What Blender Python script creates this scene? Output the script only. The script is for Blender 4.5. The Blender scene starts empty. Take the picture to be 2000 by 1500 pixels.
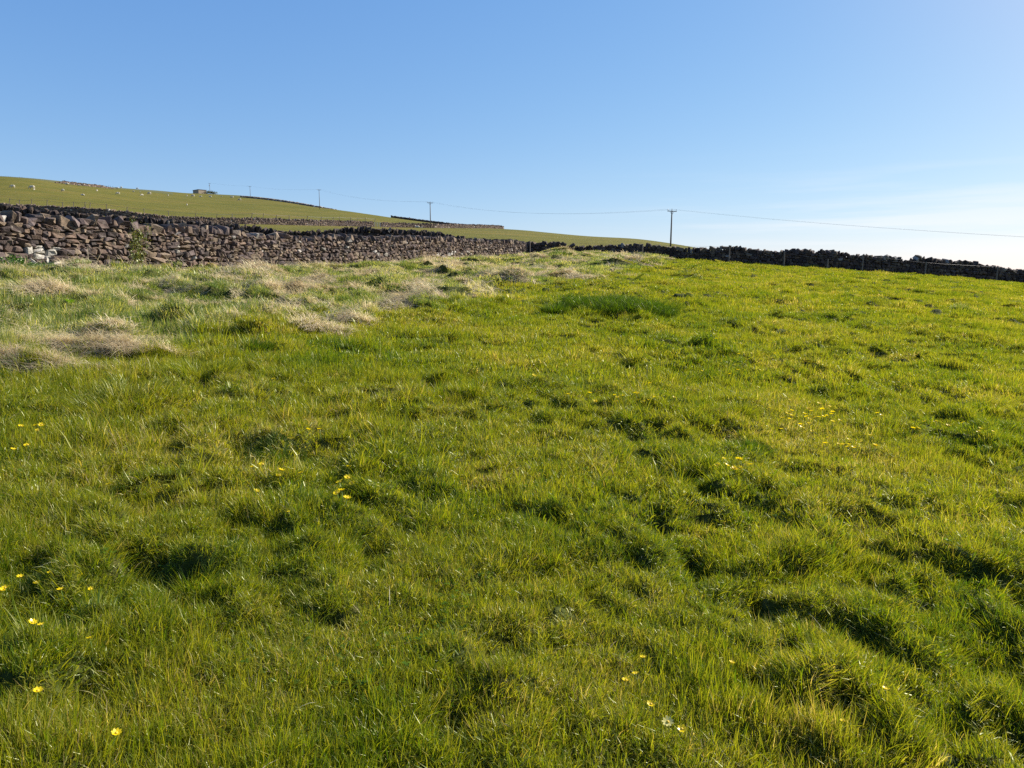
import bpy, math, random
import numpy as np
from mathutils import Vector, Matrix

# ------------------------------------------------------------------ camera, sky, sun, exposure
S = bpy.context.scene
R = math.radians
F, CX, CY, EYE = 1400.0, 1000.0, 750.0, 1.6
PITCH = math.atan(205.0 / 1400.0)
cam_d = bpy.data.cameras.new("camera")
cam_d.sensor_width = 36.0
cam_d.lens = 36.0 * F / 2000.0
cam_d.clip_start = 0.05
cam_d.clip_end = 20000.0
cam = bpy.data.objects.new("camera", cam_d)
S.collection.objects.link(cam)
cam.location = (0, 0, EYE)
cam.rotation_euler = (R(90) - PITCH, 0, 0)
S.camera = cam

SUN_AZ, SUN_EL = R(61), R(33)
w = bpy.data.worlds.new("World")
S.world = w
w.use_nodes = True
nt = w.node_tree
nt.nodes.clear()
N = nt.nodes.new
L = nt.links.new
out = N('ShaderNodeOutputWorld')
bg = N('ShaderNodeBackground')
bg.inputs['Strength'].default_value = 0.0705
sky = N('ShaderNodeTexSky')
sky.sky_type = 'NISHITA'
sky.sun_disc = False
sky.sun_elevation = SUN_EL
sky.sun_rotation = SUN_AZ
sky.altitude = 300
sky.air_density = 1.0
sky.dust_density = 0.1
sky.ozone_density = 3.0
# thin high cloud streaks, low in the sky toward the sun
tc = N('ShaderNodeTexCoord')
sep = N('ShaderNodeSeparateXYZ')
L(tc.outputs['Generated'], sep.inputs[0])
mp = N('ShaderNodeMapping')
mp.inputs['Scale'].default_value = (1.6, 1.6, 26.0)
mp.inputs['Rotation'].default_value = (0, R(3), 0)
L(tc.outputs['Generated'], mp.inputs[0])
nz = N('ShaderNodeTexNoise')
nz.inputs['Scale'].default_value = 1.9
nz.inputs['Detail'].default_value = 5.0
nz.inputs['Roughness'].default_value = 0.5
L(mp.outputs[0], nz.inputs['Vector'])
cr = N('ShaderNodeMapRange')
cr.inputs['From Min'].default_value = 0.50
cr.inputs['From Max'].default_value = 0.66
L(nz.outputs['Fac'], cr.inputs['Value'])
me = N('ShaderNodeMapRange'); me.interpolation_type = 'SMOOTHSTEP'    # low elevations only
me.inputs['From Min'].default_value = 0.17
me.inputs['From Max'].default_value = 0.0
L(sep.outputs['Z'], me.inputs['Value'])
ma = N('ShaderNodeMapRange'); ma.interpolation_type = 'SMOOTHSTEP'    # toward the right
ma.inputs['From Min'].default_value = -0.02
ma.inputs['From Max'].default_value = 0.55
L(sep.outputs['X'], ma.inputs['Value'])
m1 = N('ShaderNodeMath'); m1.operation = 'MULTIPLY'
m2 = N('ShaderNodeMath'); m2.operation = 'MULTIPLY'
m3 = N('ShaderNodeMath'); m3.operation = 'MULTIPLY'; m3.inputs[1].default_value = 0.8
L(cr.outputs[0], m1.inputs[0]); L(me.outputs[0], m1.inputs[1])
L(m1.outputs[0], m2.inputs[0]); L(ma.outputs[0], m2.inputs[1]); L(m2.outputs[0], m3.inputs[0])
tint = N('ShaderNodeMix'); tint.data_type = 'RGBA'; tint.blend_type = 'MULTIPLY'
tint.inputs[0].default_value = 1.0
tint.inputs[7].default_value = (.86, .98, 1.18, 1)
L(sky.outputs[0], tint.inputs[6])
mx = N('ShaderNodeMix'); mx.data_type = 'RGBA'
mx.inputs[7].default_value = (6.8, 6.9, 7.1, 1)
sc_ = N('ShaderNodeSeparateColor'); cc_ = N('ShaderNodeCombineColor')
L(tint.outputs[2], sc_.inputs[0])
dotn = N('ShaderNodeVectorMath'); dotn.operation = 'DOT_PRODUCT'          # brighter air around the sun
dotn.inputs[1].default_value = (math.sin(SUN_AZ) * math.cos(SUN_EL), math.cos(SUN_AZ) * math.cos(SUN_EL), math.sin(SUN_EL))
L(tc.outputs['Generated'], dotn.inputs[0])
mxx = N('ShaderNodeMath'); mxx.operation = 'MAXIMUM'; mxx.inputs[1].default_value = 0; L(dotn.outputs['Value'], mxx.inputs[0])
glo = N('ShaderNodeMath'); glo.operation = 'POWER'; glo.inputs[1].default_value = 14; L(mxx.outputs[0], glo.inputs[0])
for ch, (A_, p_, g_) in enumerate(((.99, .93, 6.6), (1.41, .686, 3.6), (2.75, .39, .6))):
    pw = N('ShaderNodeMath'); pw.operation = 'POWER'; pw.inputs[1].default_value = p_; L(sc_.outputs[ch], pw.inputs[0])
    ml = N('ShaderNodeMath'); ml.operation = 'MULTIPLY'; ml.inputs[1].default_value = A_; L(pw.outputs[0], ml.inputs[0])
    ad_ = N('ShaderNodeMath'); ad_.operation = 'MULTIPLY_ADD'; ad_.inputs[1].default_value = g_; L(glo.outputs[0], ad_.inputs[0]); L(ml.outputs[0], ad_.inputs[2])
    L(ad_.outputs[0], cc_.inputs[ch])
L(m3.outputs[0], mx.inputs[0]); L(cc_.outputs[0], mx.inputs[6])
L(mx.outputs[2], bg.inputs['Color'])
L(bg.outputs[0], out.inputs['Surface'])

sun_d = bpy.data.lights.new("sun", 'SUN')
sun_d.energy = 5.0
sun_d.angle = R(0.5)
sun_d.color = (1.0, 0.93, 0.82)
sun = bpy.data.objects.new("sun", sun_d)
S.collection.objects.link(sun)
sdir = Vector((math.sin(SUN_AZ) * math.cos(SUN_EL), math.cos(SUN_AZ) * math.cos(SUN_EL), math.sin(SUN_EL)))
sun.rotation_euler = sdir.to_track_quat('Z', 'Y').to_euler()

S.view_settings.view_transform = 'Standard'
S.view_settings.look = 'None'
S.view_settings.exposure = 1.05
S.view_settings.gamma = 1.0
S.render.engine = 'CYCLES'
S.cycles.max_bounces = 6
S.cycles.transparent_max_bounces = 4
S.cycles.use_denoising = False

# ------------------------------------------------------------------ numeric helpers
rng = np.random.default_rng(7)

def _hash(ix, iy, seed):
    h = (ix.astype(np.int64) * 374761393 + iy.astype(np.int64) * 668265263 + seed * 1442695041) & 0xFFFFFFFF
    h = ((h ^ (h >> 13)) * 1274126177) & 0xFFFFFFFF
    h = h ^ (h >> 16)
    return (h & 0xFFFFFF) / float(0xFFFFFF)

def vnoise(x, y, seed=0):
    xi, yi = np.floor(x), np.floor(y)
    fx, fy = x - xi, y - yi
    fx = fx * fx * fx * (fx * (fx * 6 - 15) + 10)
    fy = fy * fy * fy * (fy * (fy * 6 - 15) + 10)
    a = _hash(xi, yi, seed); b = _hash(xi + 1, yi, seed)
    c = _hash(xi, yi + 1, seed); d = _hash(xi + 1, yi + 1, seed)
    return (a * (1 - fx) + b * fx) * (1 - fy) + (c * (1 - fx) + d * fx) * fy

def fbm(x, y, scale, oct=3, seed=0):           # 0..1, 'scale' in metres
    v = 0; amp = 1.0; tot = 0; f = 1.0 / scale
    for o in range(oct):
        ca, sa = math.cos(o * 1.1 + 0.4), math.sin(o * 1.1 + 0.4)
        v = v + amp * vnoise((x * ca - y * sa) * f, (x * sa + y * ca) * f, seed + o * 17)
        tot += amp; amp *= 0.5; f *= 2.03
    return v / tot

def sstep(a, b, x):
    t = np.clip((x - a) / (b - a), 0, 1)
    return t * t * (3 - 2 * t)

def ray(x, y):
    """pixel of the 2000 x 1500 photograph -> (X/Y, (Z-EYE)/Y)"""
    dx, dy = (x - CX) / F, (CY - y) / F
    den = math.cos(PITCH) + dy * math.sin(PITCH)
    return dx / den, (dy * math.cos(PITCH) - math.sin(PITCH)) / den

def at(x, y, Y):
    u, s = ray(x, y)
    return Vector((u * Y, Y, EYE + s * Y))

# ------------------------------------------------------------------ terrain: a sloping field, walls, a hill behind
PA, PB = -0.062, 0.0623
COLS = {
 -1200: [(12, 505), (40, 440), (150, 395), (300, 330)],
 -400: [(15.5, 512), (40, 443), (150, 398), (250, 350), (350, 325), (450, 318)],
 0: [(19.3, 518), (40, 451), (60, 438), (150, 412), (200, 394), (250, 374), (330, 345), (450, 342.5)],
 60: [(20.5, 520), (40, 453), (60, 440), (150, 415), (200, 397), (250, 377), (330, 348), (450, 345.5)],
 120: [(21, 520), (41, 456), (60, 443), (150, 418), (200, 402), (250, 383), (350, 356), (450, 350)],
 235: [(23, 523), (42, 462), (60, 450), (150, 424), (200, 412), (250, 397), (400, 368), (470, 364.5)],
 300: [(24.2, 525), (43, 467), (60, 455), (155, 434), (200, 420), (300, 395), (450, 370.5), (520, 368)],
 380: [(25.5, 525), (43.5, 470), (60, 460), (160, 438), (200, 428), (300, 402), (450, 381), (600, 374.5)],
 440: [(27.5, 525), (44, 475), (60, 463), (165, 438.5), (220, 427), (320, 405), (480, 387), (620, 377.5)],
 480: [(28.5, 523), (44.5, 478), (60, 466), (168, 438.5), (230, 425), (330, 405), (520, 385.5), (640, 379.3)],
 520: [(29.5, 521), (45, 482), (60, 468), (172, 439), (235, 427), (330, 408), (500, 389.5), (640, 383.2)],
 555: [(30.5, 520), (45.5, 485), (65, 468), (176, 440), (240, 429), (330, 412), (480, 393.5), (620, 388)],
 600: [(32.5, 519), (46, 487), (65, 470), (182, 441), (245, 431), (330, 416), (450, 399), (600, 394)],
 650: [(34.5, 522), (46.5, 488), (65, 471), (190, 442), (250, 433), (330, 419), (430, 405)],
 700: [(37, 516), (47, 486), (65, 472), (200, 443), (260, 434), (340, 421), (420, 412)],
 760: [(40, 511), (48, 485), (65, 470), (210, 444.5), (270, 437), (340, 428), (400, 421)],
 850: [(45.7, 505), (50, 493), (70, 472), (225, 446), (280, 441), (370, 434)],
 930: [(52, 501), (58, 492), (80, 470), (260, 447), (330, 442)],
 985: [(60, 499), (70, 485), (100, 466), (200, 450), (300, 446)],
 1050: [(62, 497), (80, 484), (120, 466), (200, 454), (280, 450.5)],
 1140: [(62, 495), (80, 486), (120, 472), (180, 463), (240, 460.5)],
 1250: [(61, 500), (80, 490), (120, 476), (170, 467.5), (220, 465.5)],
 1340: [(60, 505), (80, 497), (120, 488), (160, 481), (200, 479.5)],
 1400: [(58, 509), (80, 502), (120, 493), (170, 489)],
 1500: [(57, 515), (80, 510), (120, 503), (170, 500)],
 1600: [(56, 521), (80, 518), (150, 515)],
 1800: [(56, 534), (80, 535), (150, 535)],
 2000: [(57, 549), (80, 555), (150, 560)],
 2600: [(57, 590), (150, 600)],
 3600: [(50, 650), (150, 640)],
}
def _build_table():
    xs = sorted(COLS)
    us = np.array([ray(x, 545)[0] for x in xs])
    lk = np.linspace(math.log(4), math.log(8000), 320)
    dk = np.exp(lk)
    rows = []
    for x, u in zip(xs, us):
        pl = (PA * u + PB)
        d = [4.0, 9.0]; r = [0.0, 0.0]
        for (dd, yy) in COLS[x]:
            d.append(dd); r.append(EYE + ray(x, yy)[1] * dd)
        d = np.array(d); z = np.array(r); z[:2] = pl * d[:2]
        zz = np.interp(dk, d, z)
        beyond = dk > d[-1]
        zz[beyond] = z[-1] - 0.006 * (dk[beyond] - d[-1]) * sstep(d[-1], d[-1] * 2, dk[beyond])
        rows.append(zz)
    rows = np.array(rows)
    ud = np.linspace(us[0], us[-1], 900)
    tab = np.array([np.interp(ud, us, rows[:, k]) for k in range(len(lk))]).T
    def gk(s):
        t = np.arange(-3 * s, 3 * s + 1); g = np.exp(-t * t / (2 * s * s)); return g / g.sum()
    def sm(a, s, ax):
        g = gk(s); p = len(g) // 2
        pad = [(0, 0), (0, 0)]; pad[ax] = (p, p)
        b = np.pad(a, pad, mode='edge')
        return np.apply_along_axis(lambda v: np.convolve(v, g, mode='valid'), ax, b)
    tab = sm(tab, 5, 0); tab = sm(tab, 2, 1)
    return ud, lk, tab
UD, LK, TAB = _build_table()

def macro(X, Y):
    X = np.asarray(X, float); Y = np.asarray(Y, float)
    Yc = np.maximum(Y, 4.0)
    u = np.clip(X / Yc, UD[0], UD[-1])
    l = np.clip(np.log(Yc), LK[0], LK[-1])
    a = (u - UD[0]) / (UD[1] - UD[0]); b = (l - LK[0]) / (LK[1] - LK[0])
    i = np.clip(a.astype(int), 0, len(UD) - 2); j = np.clip(b.astype(int), 0, len(LK) - 2)
    fa = a - i; fb = b - j
    z = (TAB[i, j] * (1 - fa) + TAB[i + 1, j] * fa) * (1 - fb) + (TAB[i, j + 1] * (1 - fa) + TAB[i + 1, j + 1] * fa) * fb
    plane = PA * X + PB * Y
    wgt = sstep(4.0, 9.0, Y)
    z = plane * (1 - wgt) + z * wgt
    z = z - 0.004 * np.maximum(X - 46, 0) ** 2 * (Y < 120) * (1 - sstep(60, 120, Y))
    return z

def hit0(x, y, hf):
    u, s = ray(x, y)
    d = np.exp(np.linspace(math.log(1.6), math.log(1200), 4000))
    z = hf(u * d, d)
    k = np.nonzero(z >= EYE + s * d)[0]
    return (u * d[k[0]], d[k[0]]) if len(k) else (u * 700, 700.0)

# edge of the rough, strawy strip that runs along the left wall
def straw_mask(X, Y):
    xl = np.interp(Y, [2, 6.5, 10.4, 14.8, 27, 45, 60, 64], [-6.5, -4.7, -3.8, -1.9, 2.8, 8.5, 12.5, 13])
    n = fbm(X, Y, 2.2, 3, 91) - 0.5
    return sstep(-0.7, 0.9, xl - X + 3.0 * n * (0.5 + Y / 60)) * (Y < 66)

# mounds: (px, py, half width m, half depth m, height m, straw 0/1)
MOUNDS = [
 (445, 648, .42, .30, .20, 1), (520, 655, .5, .3, .16, 0), (620, 655, .55, .25, .16, 1), (665, 635, .45, .25, .18, 1), (800, 610, .7, .3, .22, 1),
 (830, 590, .6, .3, .2, 1), (590, 585, .4, .3, .2, 1), (510, 585, .4, .3, .2, 1), (90, 692, .7, .25, .2, 1), (30, 730, .8, .22, .17, 1),
 (230, 705, .6, .22, .18, 1), (200, 660, .35, .25, .2, 1), (330, 640, .35, .3, .2, 0), (80, 598, .5, .3, .22, 1), (500, 548, .6, .5, .3, 1),
 (960, 575, .8, .5, .3, 0), (1000, 562, .9, .6, .3, 1), (1100, 550, 1.3, .7, .32, 1), (870, 535, .9, .6, .3, 1), (940, 530, .9, .6, .3, 1),
 (1095, 497, 2.4, 1.5, .5, 0), (1075, 510, 1.5, 1.2, .3, 1), (1210, 524, 1.5, 1.2, .4, 0), (1250, 520, 1.2, 1.0, .3, 1),
 (620, 560, .5, .5, .25, 1), (730, 548, .6, .5, .25, 0), (690, 575, .5, .35, .2, 1),
 # green hummocks of the grazed field, their shaded sides facing us
 (545, 890, .30, .22, .13, 0), (290, 985, .34, .2, .13, 0), (380, 1130, .36, .22, .20, 0), (1770, 1005, .38, .16, .15, 0), (1465, 850, .28, .2, .12, 0),
 (1930, 862, .4, .18, .12, 0), (1450, 805, .35, .25, .11, 0), (1085, 905, .2, .16, .09, 0), (1040, 1120, .24, .18, .11, 0), (1250, 1085, .22, .14, .09, 0),
 (1850, 1120, .3, .16, .1, 0), (495, 665, .34, .28, .26, 0), (260, 810, .45, .2, .17, 0), (1200, 592, 1.9, 1.0, .16, 0), (1080, 603, .35, .2, .15, 0), (1510, 758, .3, .2, .1, 0), (1380, 690, .4, .3, .1, 0), (1740, 800, .35, .2, .1, 0),
 (900, 820, .3, .2, .09, 0), (640, 1210, .2, .14, .08, 0), (1630, 1400, .22, .14, .08, 0), (1000, 1240, .2, .14, .07, 0), (180, 1330, .2, .14, .08, 0),
 (740, 1000, .24, .16, .1, 0), (1500, 1130, .24, .16, .08, 0), (1660, 930, .3, .18, .08, 0),
]
_M = []
for (px, py, rx, ry, h, st) in MOUNDS:
    X0, Y0 = hit0(px, py, macro)
    _q = (.8 if st else .66) * (1 if Y0 > 6 else .8)
    _M.append((X0, Y0 + ry * 0.5, rx * _q, ry * _q, h * (.75 if st else (.8 if h > .15 and Y0 > 6 else .55)), st))

def mound_sum(X, Y, straw_only=False):
    z = np.zeros_like(X)
    for (x0, y0, rx, ry, h, st) in _M:
        if straw_only and not st:
            continue
        q = ((X - x0) / rx) ** 2 + ((Y - y0) / ry) ** 2
        m = q < 4
        if np.any(m):
            g = np.exp(-q[m] ** 1.5 * 0.9)
            z[m] += (1.0 if straw_only else h) * g
    return z

def bumps(X, Y):
    fade = 1 - 0.85 * sstep(60, 140, Y)
    sm = straw_mask(X, Y)
    b = (fbm(X, Y, 1.9, 2, 3) - .5) * 0.07
    irr = .35 + 1.3 * sstep(.35, .68, fbm(X, Y, 1.6, 2, 19))       # close-cropped flats between rougher ground
    far_k = sstep(7, 18, Y)
    r1 = fbm(X, Y, 0.24, 3, 11); r1b = fbm(X, Y, 0.5, 3, 13)
    b = b + (sstep(0.50, 0.68, r1) * 0.045 - (1 - sstep(0.2, 0.45, r1)) * 0.028) * irr
    b = b + (sstep(0.50, 0.74, r1b) * .05 - sstep(.56, .74, 1 - r1b) * .03) * (.2 + .8 * far_k) * irr
    b = b + (fbm(X, Y, 0.09, 2, 29) - .5) * 0.028 - sstep(.60, .72, fbm(X, Y, 0.17, 2, 131)) * .045 * irr
    r2 = fbm(X * 0.8 + Y * .3, Y, 1.0, 3, 47)
    lw = -13.8 + 15.1 * (Y - 19.3) / 44.7
    near_w = sstep(.4, 3.2, X - lw)
    b = b + sm * (near_w - 1) * .12 - sm * .05 + sm * near_w * (sstep(0.46, 0.66, r2) * 0.20 + (fbm(X, Y, 0.35, 2, 5) - .5) * 0.13)
    b = b - .17 * sstep(34, 54, Y) * (1 - sm) * (1 - sstep(62, 75, Y))
    return b * fade

def H(X, Y):
    X = np.atleast_1d(np.asarray(X, float)); Y = np.atleast_1d(np.asarray(Y, float))
    z = macro(X, Y)
    m = (Y > -20) & (np.hypot(X, Y) < 200)
    if np.any(m):
        z[m] += bumps(X[m], Y[m]) + mound_sum(X[m], Y[m])
    return z

def hit(x, y):
    return hit0(x, y, H)
def ground(X, Y):
    return float(H([X], [Y])[0])
def hmacro(X, Y):
    return float(macro(np.array([X]), np.array([Y]))[0])

# ------------------------------------------------------------------ object helpers
def link(o):
    S.collection.objects.link(o); return o

def tag(o, label=None, cat=None, group=None, kind=None):
    if label: o['label'] = label
    if cat: o['category'] = cat
    if group: o['group'] = group
    if kind: o['kind'] = kind
    return o

def empty(name, loc, label, cat, group=None, rz=0.0):
    o = link(bpy.data.objects.new(name, None))
    o.empty_display_size = 0.2
    o.location = loc; o.rotation_euler = (0, 0, rz)
    return tag(o, label, cat, group)

def mesh_np(name, V, faces, mat, parent=None, col=None, smooth=False, attrs=None, rel=True):
    """faces: list of int arrays (n,3) / (n,4). V in world space; made local to the parent."""
    me = bpy.data.meshes.new(name)
    V = np.asarray(V, dtype=np.float32)
    if parent is not None and rel:
        Mi = parent.matrix_basis.inverted()
        A = np.array(Mi)[:3, :3]; b = np.array(Mi)[:3, 3]
        V = (V @ A.T + b).astype(np.float32)
    faces = [np.asarray(f, dtype=np.int32) for f in faces if len(f)]
    tot = np.concatenate([np.full(len(f), f.shape[1], np.int32) for f in faces])
    idx = np.concatenate([f.ravel() for f in faces])
    me.vertices.add(len(V)); me.vertices.foreach_set('co', V.ravel())
    me.loops.add(len(idx)); me.loops.foreach_set('vertex_index', idx)
    me.polygons.add(len(tot))
    st = np.zeros(len(tot), np.int32); st[1:] = np.cumsum(tot)[:-1]
    me.polygons.foreach_set('loop_start', st)
    me.update(calc_edges=True)
    me.polygons.foreach_set('use_smooth', np.full(len(tot), smooth))
    if col is not None:
        a = me.color_attributes.new('col', 'FLOAT_COLOR', 'POINT')
        c = np.ones((len(V), 4), np.float32); c[:, :3] = col
        a.data.foreach_set('color', c.ravel())
    for k, v in (attrs or {}).items():
        a = me.attributes.new(k, 'FLOAT', 'POINT'); a.data.foreach_set('value', np.asarray(v, np.float32))
    if mat: me.materials.append(mat)
    o = link(bpy.data.objects.new(name, me))
    if parent is not None: o.parent = parent
    return o

class MB:
    """collects simple solids as lists, builds ONE mesh object"""
    def __init__(self): self.V = []; self.Q = []; self.T = []; self.n = 0
    def add(self, V, Q=(), T=()):
        V = np.asarray(V, float).reshape(-1, 3)
        if len(Q): self.Q.append(np.asarray(Q, int) + self.n)
        if len(T): self.T.append(np.asarray(T, int) + self.n)
        self.V.append(V); self.n += len(V); return self
    def box(self, c, d, M=None, bevel=0.0):
        c = np.array(c, float); d = np.array(d, float) / 2
        b = bevel
        V = []
        for sx in (-1, 1):
            for sy in (-1, 1):
                for sz in (-1, 1): V.append((sx, sy, sz))
        V = np.array(V, float) * d
        if M is not None: V = V @ np.array(M).T
        return self.add(V + c, [(0, 1, 3, 2), (4, 6, 7, 5), (0, 4, 5, 1), (2, 3, 7, 6), (0, 2, 6, 4), (1, 5, 7, 3)])
    def tube(self, P, Rr, n=8, cap=True):
        P = np.asarray(P, float); Rr = np.broadcast_to(np.asarray(Rr, float), (len(P),))
        V = []
        prev = None
        for i in range(len(P)):
            t = P[min(i + 1, len(P) - 1)] - P[max(i - 1, 0)]
            t = t / (np.linalg.norm(t) + 1e-12)
            a = prev if prev is not None else (np.array([1., 0, 0]) if abs(t[0]) < .9 else np.array([0., 1, 0]))
            a = a - t * np.dot(a, t); a /= np.linalg.norm(a); prev = a
            b = np.cross(t, a)
            for k in range(n):
                th = 2 * math.pi * k / n
                V.append(P[i] + Rr[i] * (math.cos(th) * a + math.sin(th) * b))
        Q = []
        for i in range(len(P) - 1):
            for k in range(n):
                Q.append((i * n + k, i * n + (k + 1) % n, (i + 1) * n + (k + 1) % n, (i + 1) * n + k))
        T = []
        if cap:
            V.append(P[0]); V.append(P[-1]); c0 = len(P) * n
            for k in range(n):
                T.append((c0, (k + 1) % n, k))
                T.append((c0 + 1, (len(P) - 1) * n + k, (len(P) - 1) * n + (k + 1) % n))
        return self.add(V, Q, T)
    def build(self, name, mat, parent=None, smooth=False, rel=True):
        fs = []
        if self.Q: fs.append(np.concatenate(self.Q))
        if self.T: fs.append(np.concatenate(self.T))
        return mesh_np(name, np.concatenate(self.V), fs, mat, parent, smooth=smooth, rel=rel)

# ------------------------------------------------------------------ materials
def new_mat(name):
    m = bpy.data.materials.new(name); m.use_nodes = True
    t = m.node_tree; t.nodes.clear()
    return m, t, t.nodes.new, t.links.new

def simple(name, col, rough=0.8, noise=0.25, scale=8.0, metallic=0.0, bump=0.0):
    m, t, n, l = new_mat(name)
    o = n('ShaderNodeOutputMaterial'); p = n('ShaderNodeBsdfPrincipled')
    p.inputs['Roughness'].default_value = rough; p.inputs['Metallic'].default_value = metallic
    c = n('ShaderNodeTexCoord'); z = n('ShaderNodeTexNoise'); z.inputs['Scale'].default_value = scale; z.inputs['Detail'].default_value = 4
    l(c.outputs['Object'], z.inputs['Vector'])
    r = n('ShaderNodeValToRGB')
    r.color_ramp.elements[0].position = .3; r.color_ramp.elements[1].position = .7
    r.color_ramp.elements[0].color = tuple(v * (1 - noise) for v in col) + (1,)
    r.color_ramp.elements[1].color = tuple(min(1, v * (1 + noise)) for v in col) + (1,)
    l(z.outputs['Fac'], r.inputs[0]); l(r.outputs[0], p.inputs['Base Color'])
    if bump:
        b = n('ShaderNodeBump'); b.inputs['Strength'].default_value = bump; b.inputs['Distance'].default_value = .02
        l(z.outputs['Fac'], b.inputs['Height']); l(b.outputs[0], p.inputs['Normal'])
    l(p.outputs[0], o.inputs['Surface'])
    return m

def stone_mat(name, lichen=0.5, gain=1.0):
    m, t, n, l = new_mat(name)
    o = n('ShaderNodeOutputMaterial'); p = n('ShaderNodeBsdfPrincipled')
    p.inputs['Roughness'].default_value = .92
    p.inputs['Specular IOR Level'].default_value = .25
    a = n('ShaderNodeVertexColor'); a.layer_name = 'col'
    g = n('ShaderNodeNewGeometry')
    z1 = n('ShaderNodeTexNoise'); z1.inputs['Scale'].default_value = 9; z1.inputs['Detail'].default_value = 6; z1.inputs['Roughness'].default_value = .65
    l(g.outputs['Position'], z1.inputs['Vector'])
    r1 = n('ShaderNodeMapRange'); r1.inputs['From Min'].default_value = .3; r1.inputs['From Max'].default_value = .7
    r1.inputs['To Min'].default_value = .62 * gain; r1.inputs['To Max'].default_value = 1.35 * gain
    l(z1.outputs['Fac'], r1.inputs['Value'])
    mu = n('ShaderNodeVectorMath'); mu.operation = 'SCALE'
    l(a.outputs['Color'], mu.inputs[0]); l(r1.outputs[0], mu.inputs['Scale'])
    # pale and ochre lichen
    z2 = n('ShaderNodeTexNoise'); z2.inputs['Scale'].default_value = 5.5; z2.inputs['Detail'].default_value = 8; z2.inputs['Roughness'].default_value = .75
    l(g.outputs['Position'], z2.inputs['Vector'])
    r2 = n('ShaderNodeMapRange'); r2.inputs['From Min'].default_value = .62 - .08 * lichen; r2.inputs['From Max'].default_value = .72
    l(z2.outputs['Fac'], r2.inputs['Value'])
    mx = n('ShaderNodeMix'); mx.data_type = 'RGBA'; mx.inputs[7].default_value = (.24, .22, .18, 1)
    sc = n('ShaderNodeMath'); sc.operation = 'MULTIPLY'; sc.inputs[1].default_value = .75
    l(r2.outputs[0], sc.inputs[0]); l(sc.outputs[0], mx.inputs[0]); l(mu.outputs[0], mx.inputs[6])
    z3 = n('ShaderNodeTexNoise'); z3.inputs['Scale'].default_value = 3.1; z3.inputs['Detail'].default_value = 6; z3.inputs['W' if 'W' in z3.inputs and False else 'Roughness'].default_value = .7
    off = n('ShaderNodeVectorMath'); off.operation = 'ADD'; off.inputs[1].default_value = (31, 7, 13)
    l(g.outputs['Position'], off.inputs[0]); l(off.outputs[0], z3.inputs['Vector'])
    r3 = n('ShaderNodeMapRange'); r3.inputs['From Min'].default_value = .6; r3.inputs['From Max'].default_value = .7; r3.inputs['To Max'].default_value = .32
    l(z3.outputs['Fac'], r3.inputs['Value'])
    mx2 = n('ShaderNodeMix'); mx2.data_type = 'RGBA'; mx2.inputs[7].default_value = (.16, .15, .05, 1)
    l(r3.outputs[0], mx2.inputs[0]); l(mx.outputs[2], mx2.inputs[6])
    l(mx2.outputs[2], p.inputs['Base Color'])
    zb = n('ShaderNodeTexNoise'); zb.inputs['Scale'].default_value = 22; zb.inputs['Detail'].default_value = 7; zb.inputs['Roughness'].default_value = .7
    l(g.outputs['Position'], zb.inputs['Vector'])
    b = n('ShaderNodeBump'); b.inputs['Strength'].default_value = .9; b.inputs['Distance'].default_value = .03
    l(zb.outputs['Fac'], b.inputs['Height']); l(b.outputs[0], p.inputs['Normal'])
    l(p.outputs[0], o.inputs['Surface'])
    return m

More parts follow.
